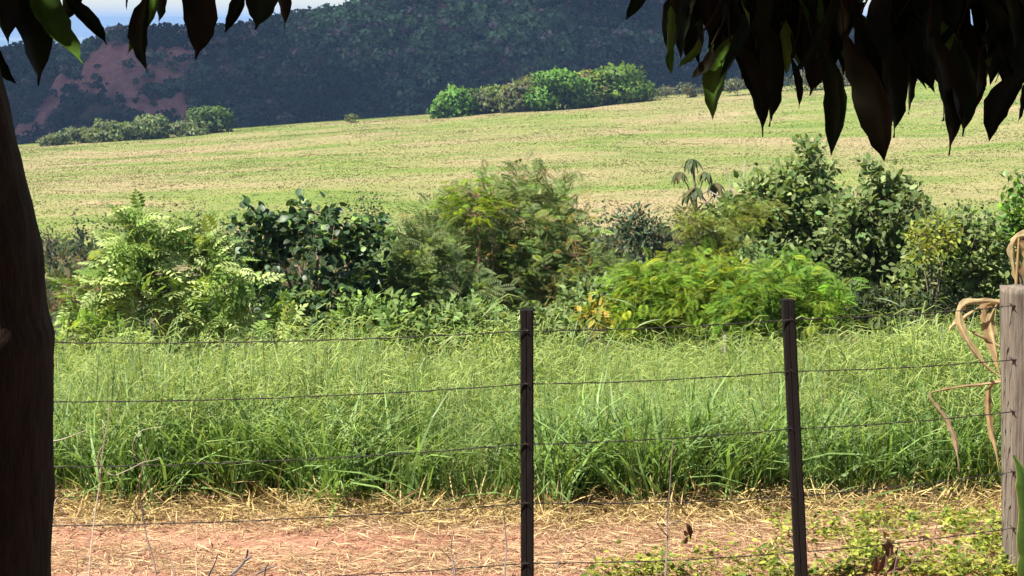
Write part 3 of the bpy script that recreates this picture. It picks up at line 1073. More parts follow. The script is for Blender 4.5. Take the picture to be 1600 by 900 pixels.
shrub('broadleaf_tree', 'second pointed grey green tree, shorter, behind the gap left of the wooden post', 'tree', 33.0,
      [(1370, 275, 22, 26), (1382, 315, 50, 38), (1335, 350, 55, 44), (1415, 345, 55, 38), (1370, 400, 80, 50), (1330, 440, 60, 46), (1390, 460, 70, 40)],
      400, T_oval, base_px=1370, seed=19, out_hint=0.5, per_tip=16, size=(0.09, 0.15), col=(0.122, 0.175, 0.054), alt=(0.235, 0.29, 0.115), alt_p=0.35, spread=0.09, up=0.5,
      bark=(1.1, 1.0, 0.9), stem_r=0.045, depth=0.8, names=('trunk', 'crown'))
shrub('broadleaf_bush', 'wide low grey green bush left of the weathered wooden post', 'bush', 32.0,
      [(1480, 385, 66, 50), (1540, 390, 62, 50), (1450, 450, 66, 44), (1520, 465, 75, 34), (1590, 430, 45, 50), (1620, 400, 40, 50)],
      340, T_oval, base_px=1520, seed=20, out_hint=0.5, per_tip=15, size=(0.08, 0.13), col=(0.125, 0.175, 0.055), alt=(0.24, 0.29, 0.11), alt_p=0.3, spread=0.09, up=0.4, stem_r=0.03, depth=0.8)
shrub('broadleaf_bush', 'dark understory bush at the foot of the two pointed trees', 'bush', 31.0,
      [(1330, 480, 60, 30), (1400, 490, 70, 26), (1470, 485, 60, 26)], 120, T_oval, base_px=1400, seed=21, per_tip=9, size=(0.08, 0.13), col=(0.060, 0.085, 0.035), spread=0.1, stem_r=0.02)
shrub('yellow_shrub', 'mustard yellow green shrub in front of the pointed tree', 'shrub', 30.5,
      [(1090, 375, 36, 20), (1120, 395, 40, 20), (1080, 345, 25, 16), (1180, 330, 40, 14), (1130, 360, 30, 14)], 70, T_fine, base_px=1110, seed=22, per_tip=7, size=(0.12, 0.2), col=(0.20, 0.24, 0.045), spread=0.08, flat=0.3, out_hint=0.6,
      stem_r=0.015, depth=0.7)
shrub('yellow_shrub', 'small yellow green shrub between the second pointed tree and the low bush', 'shrub', 31.0,
      [(1450, 360, 26, 24), (1475, 375, 28, 24), (1440, 385, 28, 18)], 60, T_leaf, base_px=1455, seed=23, per_tip=8, size=(0.07, 0.11), col=(0.24, 0.27, 0.045), spread=0.08, stem_r=0.012)
shrub('brown_bush', 'thin brownish twiggy bush next to the mango trunk', 'bush', 30.0,
      [(120, 440, 40, 30), (160, 430, 36, 28), (110, 490, 40, 34), (150, 500, 45, 30)], 120, T_leaf, base_px=135, seed=24, per_tip=7, size=(0.05, 0.08), col=(0.13, 0.125, 0.045), alt=(0.16, 0.09, 0.05), alt_p=0.35, spread=0.09, stem_r=0.014, bark=(0.8, 0.6, 0.5))
shrub('weedy_bush', 'bluish green bush with dry brown foot left of the umbrella leaved tree', 'bush', 52.0,
      [(992, 348, 26, 24), (1010, 372, 36, 24), (970, 385, 30, 24), (1030, 390, 34, 20)], 150, T_leaf, base_px=1000, seed=25, per_tip=8, size=(0.11, 0.18), col=(0.085, 0.125, 0.070), alt=(0.24, 0.16, 0.10), alt_p=0.12, spread=0.12, stem_r=0.02)
shrub('croton_plant', 'small yellow leaved plant above the grass right of the middle post', 'plant', 25.0,
      [(925, 490, 20, 16), (940, 500, 18, 14)], 26, T_leaf, base_px=932, seed=26, per_tip=6, size=(0.08, 0.13), col=(0.42, 0.33, 0.06), alt=(0.20, 0.25, 0.05), alt_p=0.35, spread=0.05, stem_r=0.01)
shrub('shining_bush', 'bright glossy leaved bush cut by the right edge above the wooden post', 'bush', 24.0,
      [(1592, 292, 24, 24), (1600, 330, 28, 30), (1615, 370, 30, 36), (1590, 355, 16, 22)], 90, T_oval, base_px=1610, seed=27, per_tip=7, size=(0.08, 0.12), col=(0.085, 0.165, 0.028), alt=(0.20, 0.36, 0.04), alt_p=0.2, spread=0.06, mat=M_gloss,
      parts=200, stem_r=0.02, depth=0.8)
shrub('broadleaf_weed', 'low leafy weed growing from the grass under the lime bush', 'weed', 24.0,
      [(120, 525, 40, 26), (180, 540, 40, 18)], 26, T_frond, base_px=150, seed=28, per_tip=4, size=(0.16, 0.26), col=(0.22, 0.31, 0.08), spread=0.05, droop=0.2, up=0.6, stem_r=0.01)


undergrowth = [
    ('light green leafy weed bush at the foot of the dark glossy bush', [(560, 500, 40, 26), (600, 492, 36, 30), (630, 512, 40, 20)], 26.5, (0.17, 0.26, 0.07), 41),
    ('soft green undergrowth bush at the foot of the tall olive bush', [(700, 508, 50, 22), (760, 512, 50, 20), (735, 490, 36, 22)], 27.5, (0.18, 0.26, 0.085), 42),
    ('dull green undergrowth bush right behind the middle post', [(860, 505, 46, 24), (905, 508, 36, 22), (930, 470, 30, 30)], 27.8, (0.15, 0.21, 0.075), 43),
    ('mid green bush filling the gap behind the lime and glossy bushes', [(360, 420, 50, 40), (330, 380, 40, 26), (380, 470, 50, 40)], 31.5, (0.12, 0.185, 0.055), 44),
    ('mid green bush filling the gap behind the glossy and olive bushes', [(610, 395, 44, 40), (625, 440, 46, 40)], 32.5, (0.12, 0.185, 0.06), 45),
    ('mid green bush in the gap left of the bright feathery bushes', [(935, 430, 40, 36), (965, 440, 40, 30), (920, 470, 34, 30)], 33.0, (0.13, 0.185, 0.07), 46),
    ('grey green bush behind the right dark post and feathery bush', [(1150, 420, 50, 30), (1200, 420, 50, 34), (1310, 470, 40, 34)], 31.5, (0.12, 0.18, 0.06), 47)]
for lab, bl, Yb, cb, sd in undergrowth:
    shrub('undergrowth_bush', lab, 'bush', Yb, bl, 110, T_leaf, seed=sd, per_tip=11, size=(0.07, 0.13), col=cb, alt=tuple(1.5 * a for a in cb), alt_p=0.3, spread=0.10,
          group='undergrowth between the larger bushes', stem_r=0.014, out_hint=0.5, up=0.5)


# umbrella-leaved small tree with drooping palmate leaves
def umbrella_tree():
    rng = R3(31)
    Y = 38.0
    b = P(1085, 560, Y); b[2] = float(ground_z(b[0], Y))
    root = thing('umbrella_tree', 'thin small tree with drooping umbrella leaves above the yellow shrub', 'tree', b)
    B = Acc()
    fork = P(1088, 330, Y)
    B.tube(np.array([b, (b + fork) / 2 + (0.05, 0, 0), fork, P(1084, 270, Y), P(1080, 250, Y)]), [0.035, 0.03, 0.025, 0.018, 0.01], 6, (1.2, 1.15, 1.1))
    ends = [P(1080, 248, Y), P(1062, 268, Y - 0.2), P(1102, 268, Y - 0.2), P(1088, 292, Y - 0.3), P(1118, 285, Y), P(1138, 300, Y + 0.2), P(1075, 300, Y + 0.2), P(1110, 318, Y - 0.2), P(1128, 330, Y), P(1098, 340, Y - 0.2)]
    for e in ends:
        B.tube(np.array([fork + (0, 0, rng.uniform(-0.1, 0.4)), (fork + e) / 2 + (0, 0, 0.08), e]), [0.014, 0.011, 0.007], 4, (1.1, 1.05, 1.0))
    B.build('trunk', M_branch, root)
    T = leaf_tpl(0.36, 4, 0.25, 0.45)
    mesh = [MeshSet.get('umbrella_leaf', T, c, M_leaf) for c in ((0.085, 0.12, 0.05), (0.11, 0.14, 0.06), (0.15, 0.12, 0.06))]
    for e in ends:
        for k in range(9):
            a = k / 9 * 6.28 + rng.random() * 0.4
            d = np.array([[math.cos(a) * 0.8, math.sin(a) * 0.8, -0.25 - 0.5 * rng.random()]])
            m = basis(d, np.array([0, 0, 1.0]))[0] * (0.20 + 0.10 * rng.random())
            place('leaf', mesh[rng.choice(3, p=(0.5, 0.35, 0.15))], m, e, root)
    D = thing('bare_branch', 'bare grey dead branch sticking up beside the umbrella leaved tree', 'branch', (P(1135, 420, 37)[0], 37.0, float(ground_z(P(1135, 420, 37)[0], 37.0))))
    A = Acc()
    p0 = np.array(D.location)
    A.tube(np.array([p0, P(1132, 380, 37), P(1138, 330, 37), P(1160, 300, 37), P(1164, 250, 37)]), [0.03, 0.024, 0.018, 0.012, 0.005], 5, (0.42, 0.37, 0.33))
    A.tube(np.array([P(1138, 330, 37), P(1120, 305, 37), P(1108, 298, 37)]), [0.014, 0.01, 0.006], 4, (0.42, 0.37, 0.33))
    A.tube(np.array([P(1150, 314, 37), P(1140, 290, 37), P(1140, 272, 37)]), [0.012, 0.008, 0.004], 4, (0.42, 0.37, 0.33))
    A.build('wood', M_twig, D)


umbrella_tree()


# ------------------------------------------------------------------ tall grass, straw, weeds
def strip_tpl(segs, bend, w, taper=True, tipc=(1, 1, 1)):
    """Blade standing along +Z, bending to +Y."""
    v, c = [], []
    for k in range(segs + 1):
        t = k / segs
        wd = w * (1 - t ** 2.2) if taper else w
        y = bend * t * t
        z = t * (1 - 0.35 * bend * t * t)
        cc = tuple(0.95 + 0.05 * t + (a - 1) * t for a in tipc)
        if k < segs or not taper:
            v += [(-wd / 2, y, z), (wd / 2, y, z)]; c += [cc, cc]
        else:
            v += [(0, y, z)]; c += [cc]
    f = []
    for k in range(segs - 1 if taper else segs):
        a = 2 * k
        f += [(a, a + 1, a + 3), (a, a + 3, a + 2)]
    if taper:
        a = 2 * (segs - 1)
        f += [(a, a + 1, a + 2)]
    return np.array(v, float), np.array(f), np.array(c, float)


def stalk_tpl(rng, nr, bend):
    """Seed stalk of unit height: stem and drooping racemes."""
    A = Acc()
    sv, sf, sc = strip_tpl(4, bend, 0.0045, False)
    A.add(sv, sf, sc * np.array([0.75, 0.95, 0.7]))
    for k in range(nr):
        t = 0.80 + 0.20 * k / max(1, nr - 1)
        p = np.array([0, bend * t * t, t * (1 - 0.35 * bend * t * t)])
        a = rng.uniform(0, 6.28)
        L = rng.uniform(0.09, 0.20)
        out = np.array([math.cos(a), math.sin(a), 0])
        perp = np.array([-math.sin(a), math.cos(a), 0.5])
        rise = rng.uniform(-0.1, 0.5)
        pts = [p, p + out * L * 0.5 + (0, 0, L * (0.16 + rise * 0.5)), p + out * L + (0, 0, L * (rise - 0.1))]
        w = 0.0065
        V = []
        for q, ww in zip(pts, (0.5, 1.0, 0.5)):
            V += [q - perp * w * ww / 2, q + perp * w * ww / 2]
        A.add(np.array(V), [(0, 1, 3), (0, 3, 2), (2, 3, 5), (2, 5, 4)], (1.3, 1.2, 1.0))
    return A.arrays()


def yaw(ang, s, tilt=None, taz=None, wide=1.0):
    n = len(ang)
    m = np.zeros((n, 3, 3))
    c, sn = np.cos(ang), np.sin(ang)
    m[:, 0, 0] = c * wide; m[:, 0, 1] = -sn; m[:, 1, 0] = sn * wide; m[:, 1, 1] = c; m[:, 2, 2] = 1
    m *= np.asarray(s)[:, None, None]
    if tilt is not None:
        ax = np.stack([-np.sin(taz), np.cos(taz), np.zeros(n)], -1)
        K = np.zeros((n, 3, 3))
        K[:, 0, 2] = ax[:, 1]; K[:, 1, 2] = -ax[:, 0]; K[:, 2, 0] = -ax[:, 1]; K[:, 2, 1] = ax[:, 0]
        Rm = np.eye(3)[None] + np.sin(tilt)[:, None, None] * K + (1 - np.cos(tilt))[:, None, None] * (K @ K)
        m = Rm @ m
    return m


def front_edge(X):
    return 14.42 + 0.85 * (fbm(X / 0.6, X * 0 + 3.1, 91, 4) - 0.5) * 2 + 0.05 * X


def tall_grass():
    rng = R3(41)
    A = Acc()
    # leaf blades
    n = 64000
    Y = 13.9 + 9.7 * rng.random(n) ** 1.45
    X = (rng.random(n) * 2 - 1) * (0.235 * Y + 0.4)
    k = Y > front_edge(X) + 0.25 * rng.random(n)
    X, Y = X[k], Y[k]
    clump = fbm(X / 0.55, Y / 0.55, 92, 3)
    k = rng.random(len(X)) < 0.25 + 1.4 * np.clip(clump - 0.25, 0, 1)
    X, Y, clump = X[k], Y[k], clump[k]
    n = len(X)
    hl = 0.82 + 0.4 * (fbm(X / 1.6, Y / 1.6, 93, 3) - 0.5) * 2
    depth = np.clip((Y - front_edge(X)) / 0.9, 0, 1)
    s = hl * (0.40 + 0.95 * rng.random(n)) * (0.60 + 0.40 * depth)
    tone = fbm(X / 0.8, Y / 0.8, 94, 3)[:, None]
    cols = np.array([0.145, 0.230, 0.062])[None] * (0.62 + 0.85 * tone) * (0.7 + 0.6 * rng.random((n, 1)))
    pale = rng.random(n) < 0.38
    cols[pale] = np.array([0.265, 0.335, 0.150]) * (0.8 + 0.4 * rng.random((pale.sum(), 1)))
    yel = rng.random(n) < 0.025 + 0.20 * np.clip(1 - depth * 2.2, 0, 1)
    cols[yel] = np.array([0.42, 0.36, 0.09]) * (0.7 + 0.5 * rng.random((yel.sum(), 1)))
    tpls = [strip_tpl(4, b, w) for b, w in ((0.18, 0.017), (0.40, 0.019), (0.75, 0.022), (0.08, 0.015))]
    loc = np.stack([X, Y, ground_z(X, Y) - 0.02], -1)
    ang = rng.random(n) * 6.28
    tilt = np.abs(rng.normal(size=n)) * 0.22
    M = yaw(ang, s, tilt, rng.random(n) * 6.28, 0.75)
    for t in range(4):
        q = np.arange(n) % 4 == t
        A.scatter(tpls[t], M[q], loc[q], cols[q])
    # broad bright clumps low at the front
    n = 3400
    cx = np.array([-2.0, -0.95, 0.15, 0.75, 1.0, 1.6, 2.4, 3.0, -2.8, -1.6])
    w = rng.integers(0, len(cx), n)
    X = cx[w] + rng.normal(size=n) * 0.30
    Y = front_edge(X) + 0.15 + np.abs(rng.normal(size=n)) * 0.45
    s = 0.42 + 0.52 * rng.random(n)
    cols = np.array([0.195, 0.310, 0.090])[None] * (0.65 + 0.7 * rng.random((n, 1)))
    M = yaw(rng.random(n) * 6.28, s, np.abs(rng.normal(size=n)) * 0.4, rng.random(n) * 6.28, 1.0)
    A.scatter(strip_tpl(4, 0.7, 0.030), M, np.stack([X, Y, ground_z(X, Y) - 0.02], -1), cols)
    # seed stalks
    n = 19000
    Y = 14.2 + 9.6 * rng.random(n) ** 1.35
    X = (rng.random(n) * 2 - 1) * (0.235 * Y + 0.4)
    k = Y > front_edge(X) + 0.15
    X, Y = X[k], Y[k]
    n = len(X)
    hl = 0.91 + 0.52 * (fbm(X / 1.5, Y / 1.5, 93, 3) - 0.5) * 2
    s = hl * (0.72 + 0.38 * rng.random(n)) * (0.6 + 0.4 * np.clip((Y - front_edge(X)) / 1.2, 0, 1))
    cols = np.array([0.220, 0.290, 0.096])[None] * (0.7 + 0.6 * rng.random((n, 1)))
    M = yaw(rng.random(n) * 6.28, s, np.abs(rng.normal(size=n)) * 0.16, rng.random(n) * 6.28)
    loc = np.stack([X, Y, ground_z(X, Y) - 0.02], -1)
    for t in range(6):
        q = np.arange(n) % 6 == t
        A.scatter(stalk_tpl(rng, 3 + t % 3, 0.10 + 0.07 * t), M[q], loc[q], cols[q])
    o = A.build('tall_grass', M_grass)
    tag(o, 'dense tall green grass with pale seed heads behind the wire fence', 'grass', kind='stuff')


tall_grass()


def grass_spears():
    """A few separate taller stalks that stand above the grass."""
    items = [('lone tall thin grass stem arching above the grass left of the right post', 968, 540, 1000, 432, 18.0, 0.012, (0.30, 0.38, 0.15)),
             ('tall upright seeding stem in front of the second pointed tree', 1420, 545, 1408, 432, 18.5, 0.014, (0.30, 0.34, 0.17))]
    for lab, x0, y0, x1, y1, Y, w, c in items:
        a, b = P(x0, y0, Y), P(x1, y1, Y)
        a[2] = float(ground_z(a[0], Y))
        root = thing('grass_stem', lab, 'grass stem', a)
        A = Acc()
        A.tube(np.array([a, a * 0.5 + b * 0.5 + (-0.03, 0, 0.02), b]), [w * 0.5, w * 0.4, w * 0.12], 4, c)
        A.build('stem', M_grass, root)
        L = Acc()
        rng = R3(int(x0))
        for k in range(4):
            t = 0.5 + 0.11 * k
            p = a * (1 - t) + b * t
            d = np.array([[(-1) ** k * 0.8, -0.2, 0.75]])
            L.scatter(leaf_tpl(0.09, 4, 0.2, 0.5), basis(d, np.array([0, -0.5, 1.0])) * 0.22, p[None], np.array([c]))
        L.build('leaves', M_grass, root)


grass_spears()


def straw():
    rng = R3(51)
    n = 90000
    Y = 12.7 + 2.7 * rng.random(n)
    X = (rng.random(n) * 2 - 1) * (0.235 * Y + 0.2)
    edge = front_edge(X)
    # thick along the grass foot and the fence, thin on the bare red track
    track = np.exp(-((Y - 13.62 - 0.12 * np.sin(X * 1.3)) / 0.30) ** 2) * np.clip(0.90 - 0.55 * (X + 0.9), 0.0, 1)
    foot = np.exp(-((Y - edge) / 0.35) ** 2)
    dens = 0.85 - 0.70 * track + 0.9 * foot + 0.25 * (fbm(X / 0.4, Y / 0.4, 95, 3) - 0.5)
    k = (rng.random(n) < dens) & (Y < edge + 0.5)
    X, Y, foot = X[k], Y[k], foot[k]
    n = len(X)
    L = 0.04 + 0.15 * rng.random(n) ** 2.2 + 0.14 * foot * rng.random(n)
    lift = np.abs(rng.normal(size=n)) * (0.014 + 0.04 * foot)
    loc = np.stack([X, Y, ground_z(X, Y) + 0.004 + lift], -1)
    d = rng.normal(size=(n, 3)) * np.stack([np.ones(n), np.ones(n), 0.10 + 0.35 * foot], -1)
    mats = basis(norm(d), norm(np.array([0, 0, 1.0]) + rng.normal(size=(n, 3)) * 0.4)) * L[:, None, None]
    tone = rng.random((n, 1))
    cols = np.array([0.53, 0.385, 0.215]) * (0.55 + 0.75 * tone)
    g = foot > 0.35
    cols[g] = np.array([0.54, 0.41, 0.18]) * (0.6 + 0.6 * tone[g])
    br = rng.random(n) < 0.18
    cols[br] = np.array([0.20, 0.115, 0.07]) * (0.7 + 0.6 * tone[br])
    v, f, c = leaf_tpl(0.048, 2, 0.3, 0.10, 0.08)
    A = Acc()
    A.scatter((v, f, c), mats, loc, cols)
    o = A.build('straw_litter', M_straw)
    tag(o, 'dry straw litter strewn over the red soil under the fence', 'straw', kind='stuff')
    A = Acc()
    n = 4200
    Y = 12.7 + 2.0 * rng.random(n)
    X = (rng.random(n) * 2 - 1) * (0.235 * Y + 0.2)
    s = 0.005 + 0.022 * rng.random(n) ** 3
    v = np.array([(1, 0, 0), (-1, 0.2, 0), (0, 1, 0.1), (0.1, -1, 0), (0, 0, 0.6), (0, 0.1, -0.7), (0.7, 0.6, 0.3), (-0.6, -0.6, 0.35)], float)
    f = np.array([(0, 6, 4), (6, 2, 4), (2, 1, 4), (1, 7, 4), (7, 3, 4), (3, 0, 4), (2, 6, 5), (6, 0, 5), (1, 2, 5), (7, 1, 5), (3, 7, 5), (0, 3, 5)])
    A.scatter((v, f, np.ones((8, 3))), yaw(rng.random(n) * 6.28, s), np.stack([X, Y, ground_z(X, Y)], -1), np.ones((n, 3)))
    tag(A.build('soil_clods', M_ground), 'small clods of red earth lying on the bare track', 'soil', kind='stuff')


straw()


def low_weeds():
    rng = R3(52)
    n = 21000
    px = 900 + 720 * rng.random(n) ** 0.75
    py = 815 + 110 * rng.random(n)
    Y = EYE * FOC / (py - HOR) * 0.995
    X = (px - 800) / FOC * Y
    lim = np.interp(px, [900, 1000, 1100, 1250, 1350, 1620], [935, 892, 868, 838, 815, 795])
    k = (py > lim + 40 * (fbm(X / 0.25, Y / 0.25, 97, 3) - 0.5) * 2) & (fbm(X / 0.16, Y / 0.16, 98, 3) + 0.35 * (rng.random(n) - 0.5) > 0.60)
    X, Y = X[k], Y[k]
    n = len(X)
    h = np.abs(rng.normal(size=n)) * 0.05 * (0.3 + 1.4 * fbm(X / 0.12, Y / 0.12, 99, 2))
    loc = np.stack([X, Y, ground_z(X, Y) + 0.015 + h], -1)
    mats = basis(norm(rng.normal(size=(n, 3)) * np.array([1, 1, 0.35])), norm(np.array([0, 0, 1.0]) + 0.45 * rng.normal(size=(n, 3)))) * (0.018 + 0.034 * rng.random(n))[:, None, None]
    cols = np.array([0.33, 0.36, 0.065]) * (0.6 + 0.7 * rng.random((n, 1)))
    dk = rng.random(n) < 0.3
    cols[dk] = np.array([0.13, 0.20, 0.04])
    A = Acc()
    A.scatter(T_oval[0], mats, loc, cols)
    o = A.build('ground_weeds', M_leaf)
    tag(o, 'small bright green weeds creeping over the litter at lower right', 'weeds', kind='stuff')


low_weeds()


# ------------------------------------------------------------------ the wire fence
XA, YA = P(80, 535, 11.45)[0], 11.45
XB, YB = P(1580, 480, 12.75)[0], 12.75


def fence_Y(px):
    """Distance of the fence line along the ray of column px."""
    a = (px - 800) / FOC
    sl = (YB - YA) / (XB - XA)
    return (YA - sl * XA) / (1 - sl * a)


fence = thing('wire_fence', 'barbed wire fence with two dark slim posts and one weathered post', 'fence', (0.0, 12.0, float(ground_z(0, 12))))


def dark_post(top, bot, wpx, seed, label):
    rng = R3(seed)
    Yp = fence_Y(top[0])
    t, b = P(top[0], top[1], Yp), P(bot[0], bot[1], Yp)
    b = t + (b - t) * ((t[2] + 0.35) / (t[2] - b[2]))
    w = wpx / scale_at(Yp) / 2
    rows = 26
    A = Acc()
    prof = np.array([(-1, -0.78), (-0.8, -1), (-0.15, -1), (-0.10, -0.9), (0.0, -0.9), (0.05, -1), (0.8, -1), (1, -0.78), (1, 0.8), (0.8, 1), (-0.8, 1), (-1, 0.8)])
    V = []
    ax = norm(t - b)
    for k in range(rows + 1):
        u = k / rows
        c = b * (1 - u) + t * u
        jit = 1 + 0.02 * (rng.random() - 0.5)
        for (x, y) in prof:
            q = c + np.array([x * w * jit, y * w * 0.9, 0]) + rng.normal(size=3) * 0.0005
            V.append(q)
    V = np.array(V)
    m = len(prof)
    F = []
    for k in range(rows):
        for j in range(m):
            a0 = k * m + j; a1 = k * m + (j + 1) % m
            F += [(a0, a1, a1 + m), (a0, a1 + m, a0 + m)]
    top_c = len(V)
    V = np.concatenate([V, (t + (0, 0, 0.008))[None]])
    F += [(rows * m + j, rows * m + (j + 1) % m, top_c) for j in range(m)]
    A.add(V, np.array(F), (1, 1, 1))
    o = A.build('post', M_tar, fence)
    o['label'] = label
    return t, b


pt1 = dark_post((823, 484), (824, 900), 21, 1, 'slim dark post standing upright in the middle of the picture')
pt2 = dark_post((1231, 468), (1252, 900), 20, 2, 'slim dark post leaning slightly, right of the middle')


def wood_post():
    rng = R3(3)
    Yp = 12.8
    t = P(1599, 449, Yp); b = P(1603, 905, Yp)
    zt, zb = t[2], -0.35
    hw = 31 / scale_at(Yp)
    na, rows = 72, 60
    ang = np.arange(na) / na * 2 * np.pi
    V = np.zeros((rows + 1, na, 3))
    crack = rng.uniform(0, 2 * np.pi, 12); cw = rng.uniform(0.02, 0.06, 12); cd = rng.uniform(0.08, 0.26, 12); cph = rng.uniform(0, 6, 12)
    for k in range(rows + 1):
        u = k / rows
        z = zb + (zt - zb) * u
        r = 1.0 / np.maximum(np.abs(np.cos(ang)), np.abs(np.sin(ang))) ** 0.72
        r = r * (0.97 + 0.05 * u) * (1 + 0.03 * (vnoise(ang * 3, np.full(na, z * 2.0), 4) - 0.5))
        for c, w, d, ph in zip(crack, cw, cd, cph):
            dc = np.abs((ang - c - 0.05 * math.sin(z * 3 + ph) + np.pi) % (2 * np.pi) - np.pi)
            r = r - d * np.exp(-(dc / w) ** 2) * (0.4 + 0.6 * vnoise(z * 2.5 + ph, c * 3, 6))
        r = r + 0.03 * (vnoise(ang * 14, np.full(na, z * 3.0), 7) - 0.5)
        cx = b[0] + (t[0] - b[0]) * u
        top_slope = 0.0
        if k == rows:
            top_slope = 0.02 * (vnoise(ang * 6, ang * 0 + 2, 8) - 0.5)
        V[k, :, 0] = cx + np.cos(ang + 0.12) * r * hw
        V[k, :, 1] = Yp + np.sin(ang + 0.12) * r * hw
        V[k, :, 2] = z + top_slope
    Vf = V.reshape(-1, 3)
    i = np.arange(rows)[:, None] * na; j = np.arange(na)[None]; q = (np.arange(na) + 1)[None] % na
    F = np.concatenate([np.stack([i + j, i + q, i + na + q], -1).reshape(-1, 3), np.stack([i + j, i + na + q, i + na + j], -1).reshape(-1, 3)])
    ce = len(Vf)
    Vf = np.concatenate([Vf, [[t[0], Yp, zt + 0.006]]])
    jj = np.arange(na)
    F = np.concatenate([F, np.stack([rows * na + jj, rows * na + (jj + 1) % na, np.full(na, ce)], -1)])
    m, nt, out = new_mat('weathered_wood')
    geo = N(nt, 'ShaderNodeNewGeometry')
    v = scaled(nt, geo.outputs['Position'], (60, 60, 2.5))
    n1 = noise(nt, v, 1.0, 6.0, 0.7, 0.3)
    n2 = noise(nt, scaled(nt, geo.outputs['Position'], (14, 14, 5)), 1.0, 5.0, 0.65)
    col = mixc(nt, ramp(nt, n1, [(0.3, 0.0), (0.65, 1.0)]), (0.058, 0.044, 0.032), (0.225, 0.192, 0.150))
    col = mixc(nt, ramp(nt, n2, [(0.5, 0.0), (0.7, 0.7)]), col, (0.11, 0.07, 0.058))
    bs = N(nt, 'ShaderNodeBsdfPrincipled')
    bs.inputs['Roughness'].default_value = 0.9
    bs.inputs['Specular IOR Level'].default_value = 0.15
    nt.links.new(col, bs.inputs['Base Color'])
    bp = N(nt, 'ShaderNodeBump'); bp.inputs['Strength'].default_value = 0.9; bp.inputs['Distance'].default_value = 0.008
    nt.links.new(n1, bp.inputs['Height']); nt.links.new(bp.outputs[0], bs.inputs['Normal'])
    nt.links.new(bs.outputs[0], out.inputs[0])
    A = Acc(); A.add(Vf, F, (1, 1, 1))
    o = A.build('post', m, fence, True)
    o['label'] = 'thick weathered grey wooden post at the right edge'
    return Yp - hw


wood_front = wood_post()

WIRES = [  # rows of each wire at the trunk, the middle post, the right dark post and the wooden post
    (535, 517, 499, 478), (628, 600, 580, 562), (730, 694, 670, 643), (822, 786, 776, 737), (914, 880, 864, 825)]
for wi, rows in enumerate(WIRES):
    rng = R3(60 + wi)
    cols_px = (80, 823, 1238, 1582)
    anch = []
    for px, py in zip(cols_px, rows):
        Yf = fence_Y(px) - (0.034 if px in (823, 1238) else 0.0)
        if px == 1582:
            Yf = wood_front - 0.006
        anch.append(P(px, py, Yf))
    anch = np.array(anch)
    left = anch[0] + (anch[0] - anch[1]) * 0.25
    right = anch[3] + np.array([0.45, 0.14, 0.0])
    pts = []
    seq = [left] + list(anch) + [right]
    for a, b in zip(seq[:-1], seq[1:]):
        nseg = max(6, int(np.linalg.norm(b - a) / 0.06))
        for k in range(nseg):
            u = k / nseg
            sag = 0.012 * np.linalg.norm(b - a) * 4 * u * (1 - u)
            pts.append(a * (1 - u) + b * u + np.array([0, 0, -sag * 0.8]) + rng.normal(size=3) * 0.0012)
    pts.append(seq[-1])
    pts = np.array(pts)
    A = Acc()
    ph = np.arange(len(pts)) * 1.3
    off = np.stack([ph * 0, np.cos(ph), np.sin(ph)], -1) * 0.0019
    A.tube(pts + off, 0.0019, 5)
    A.tube(pts - off, 0.0019, 5)
    for k in range(2, len(pts) - 1, 2):
        p = pts[k]
        for s in (-1, 1):
            d = norm(np.array([0.25 * s, rng.normal() * 0.5, s * 1.0]))
            A.tube(np.array([p - d * 0.012, p + d * 0.012]), 0.0011, 3)
        A.tube(np.array([p + (-0.006, 0, 0), p + (0.006, 0, 0)]), 0.0042, 5)
    A.build('wire', M_wire, fence)
    # staples that hold the wire to each post
    for px, t in ((823, anch[1]), (1238, anch[2]), (1582, anch[3])):
        S = Acc()
        c = t
        S.tube(np.array([c + (-0.012, 0.02, 0.012), c + (-0.010, -0.006, 0.012), c + (0, -0.009, 0), c + (0.010, -0.006, -0.012), c + (0.012, 0.02, -0.012)]), 0.002, 5)
        S.build('staple', M_wire, fence)


# ------------------------------------------------------------------ dry maize leaves, cactus, twigs
def ribbon(A, pts, w, col, rng, twist=0.5):
    pts = np.asarray(pts, float)
    # resample
    out = []
    for a, b in zip(pts[:-1], pts[1:]):
        for k in range(4):
            out.append(a + (b - a) * k / 4)
    out.append(pts[-1])
    p = np.array(out)
    for _ in range(2):
        p[1:-1] = (p[:-2] + 2 * p[1:-1] + p[2:]) / 4
    n = len(p)
    t = norm(np.gradient(p, axis=0))
    a = norm(np.cross(t, np.array([0.1, 1.0, 0.15])))
    b = np.cross(t, a)
    tw = np.linspace(0, twist, n) + 0.3 * np.sin(np.linspace(0, 5, n) + rng.random() * 6)
    side = a * np.cos(tw)[:, None] + b * np.sin(tw)[:, None]
    nor = np.cross(side, t)
    u = np.linspace(0, 1, n)
    ww = w * np.minimum(1, (0.35 + 2.2 * u)) * np.minimum(1, 3.0 * (1 - u) + 0.08)
    lanes = np.array([-1, -0.66, -0.33, 0, 0.33, 0.66, 1.0])
    nl = len(lanes)
    rag = 1 + 0.34 * rng.normal(size=(n, 2))
    V = []
    for q in lanes:
        e = np.where(q < 0, rag[:, 0], rag[:, 1])[:, None] if abs(q) == 1 else 1.0
        V.append(p + side * ww[:, None] / 2 * q * e + nor * (ww[:, None] * (0.30 * abs(q) + 0.05 * rng.normal(size=(n, 1)))))
    V = np.stack(V, 1).reshape(-1, 3)
    F = []
    for k in range(n - 1):
        for j in range(nl - 1):
            q = k * nl + j
            F += [(q, q + 1, q + nl + 1), (q, q + nl + 1, q + nl)]
    lane_c = 0.72 + 0.5 * rng.random(nl); lane_c[3] = 1.35
    c = (np.array(col)[None, None] * (0.85 + 0.3 * rng.random((n, 1, 1))) * lane_c[None, :, None]).reshape(-1, 3)
    A.add(V, F, c)


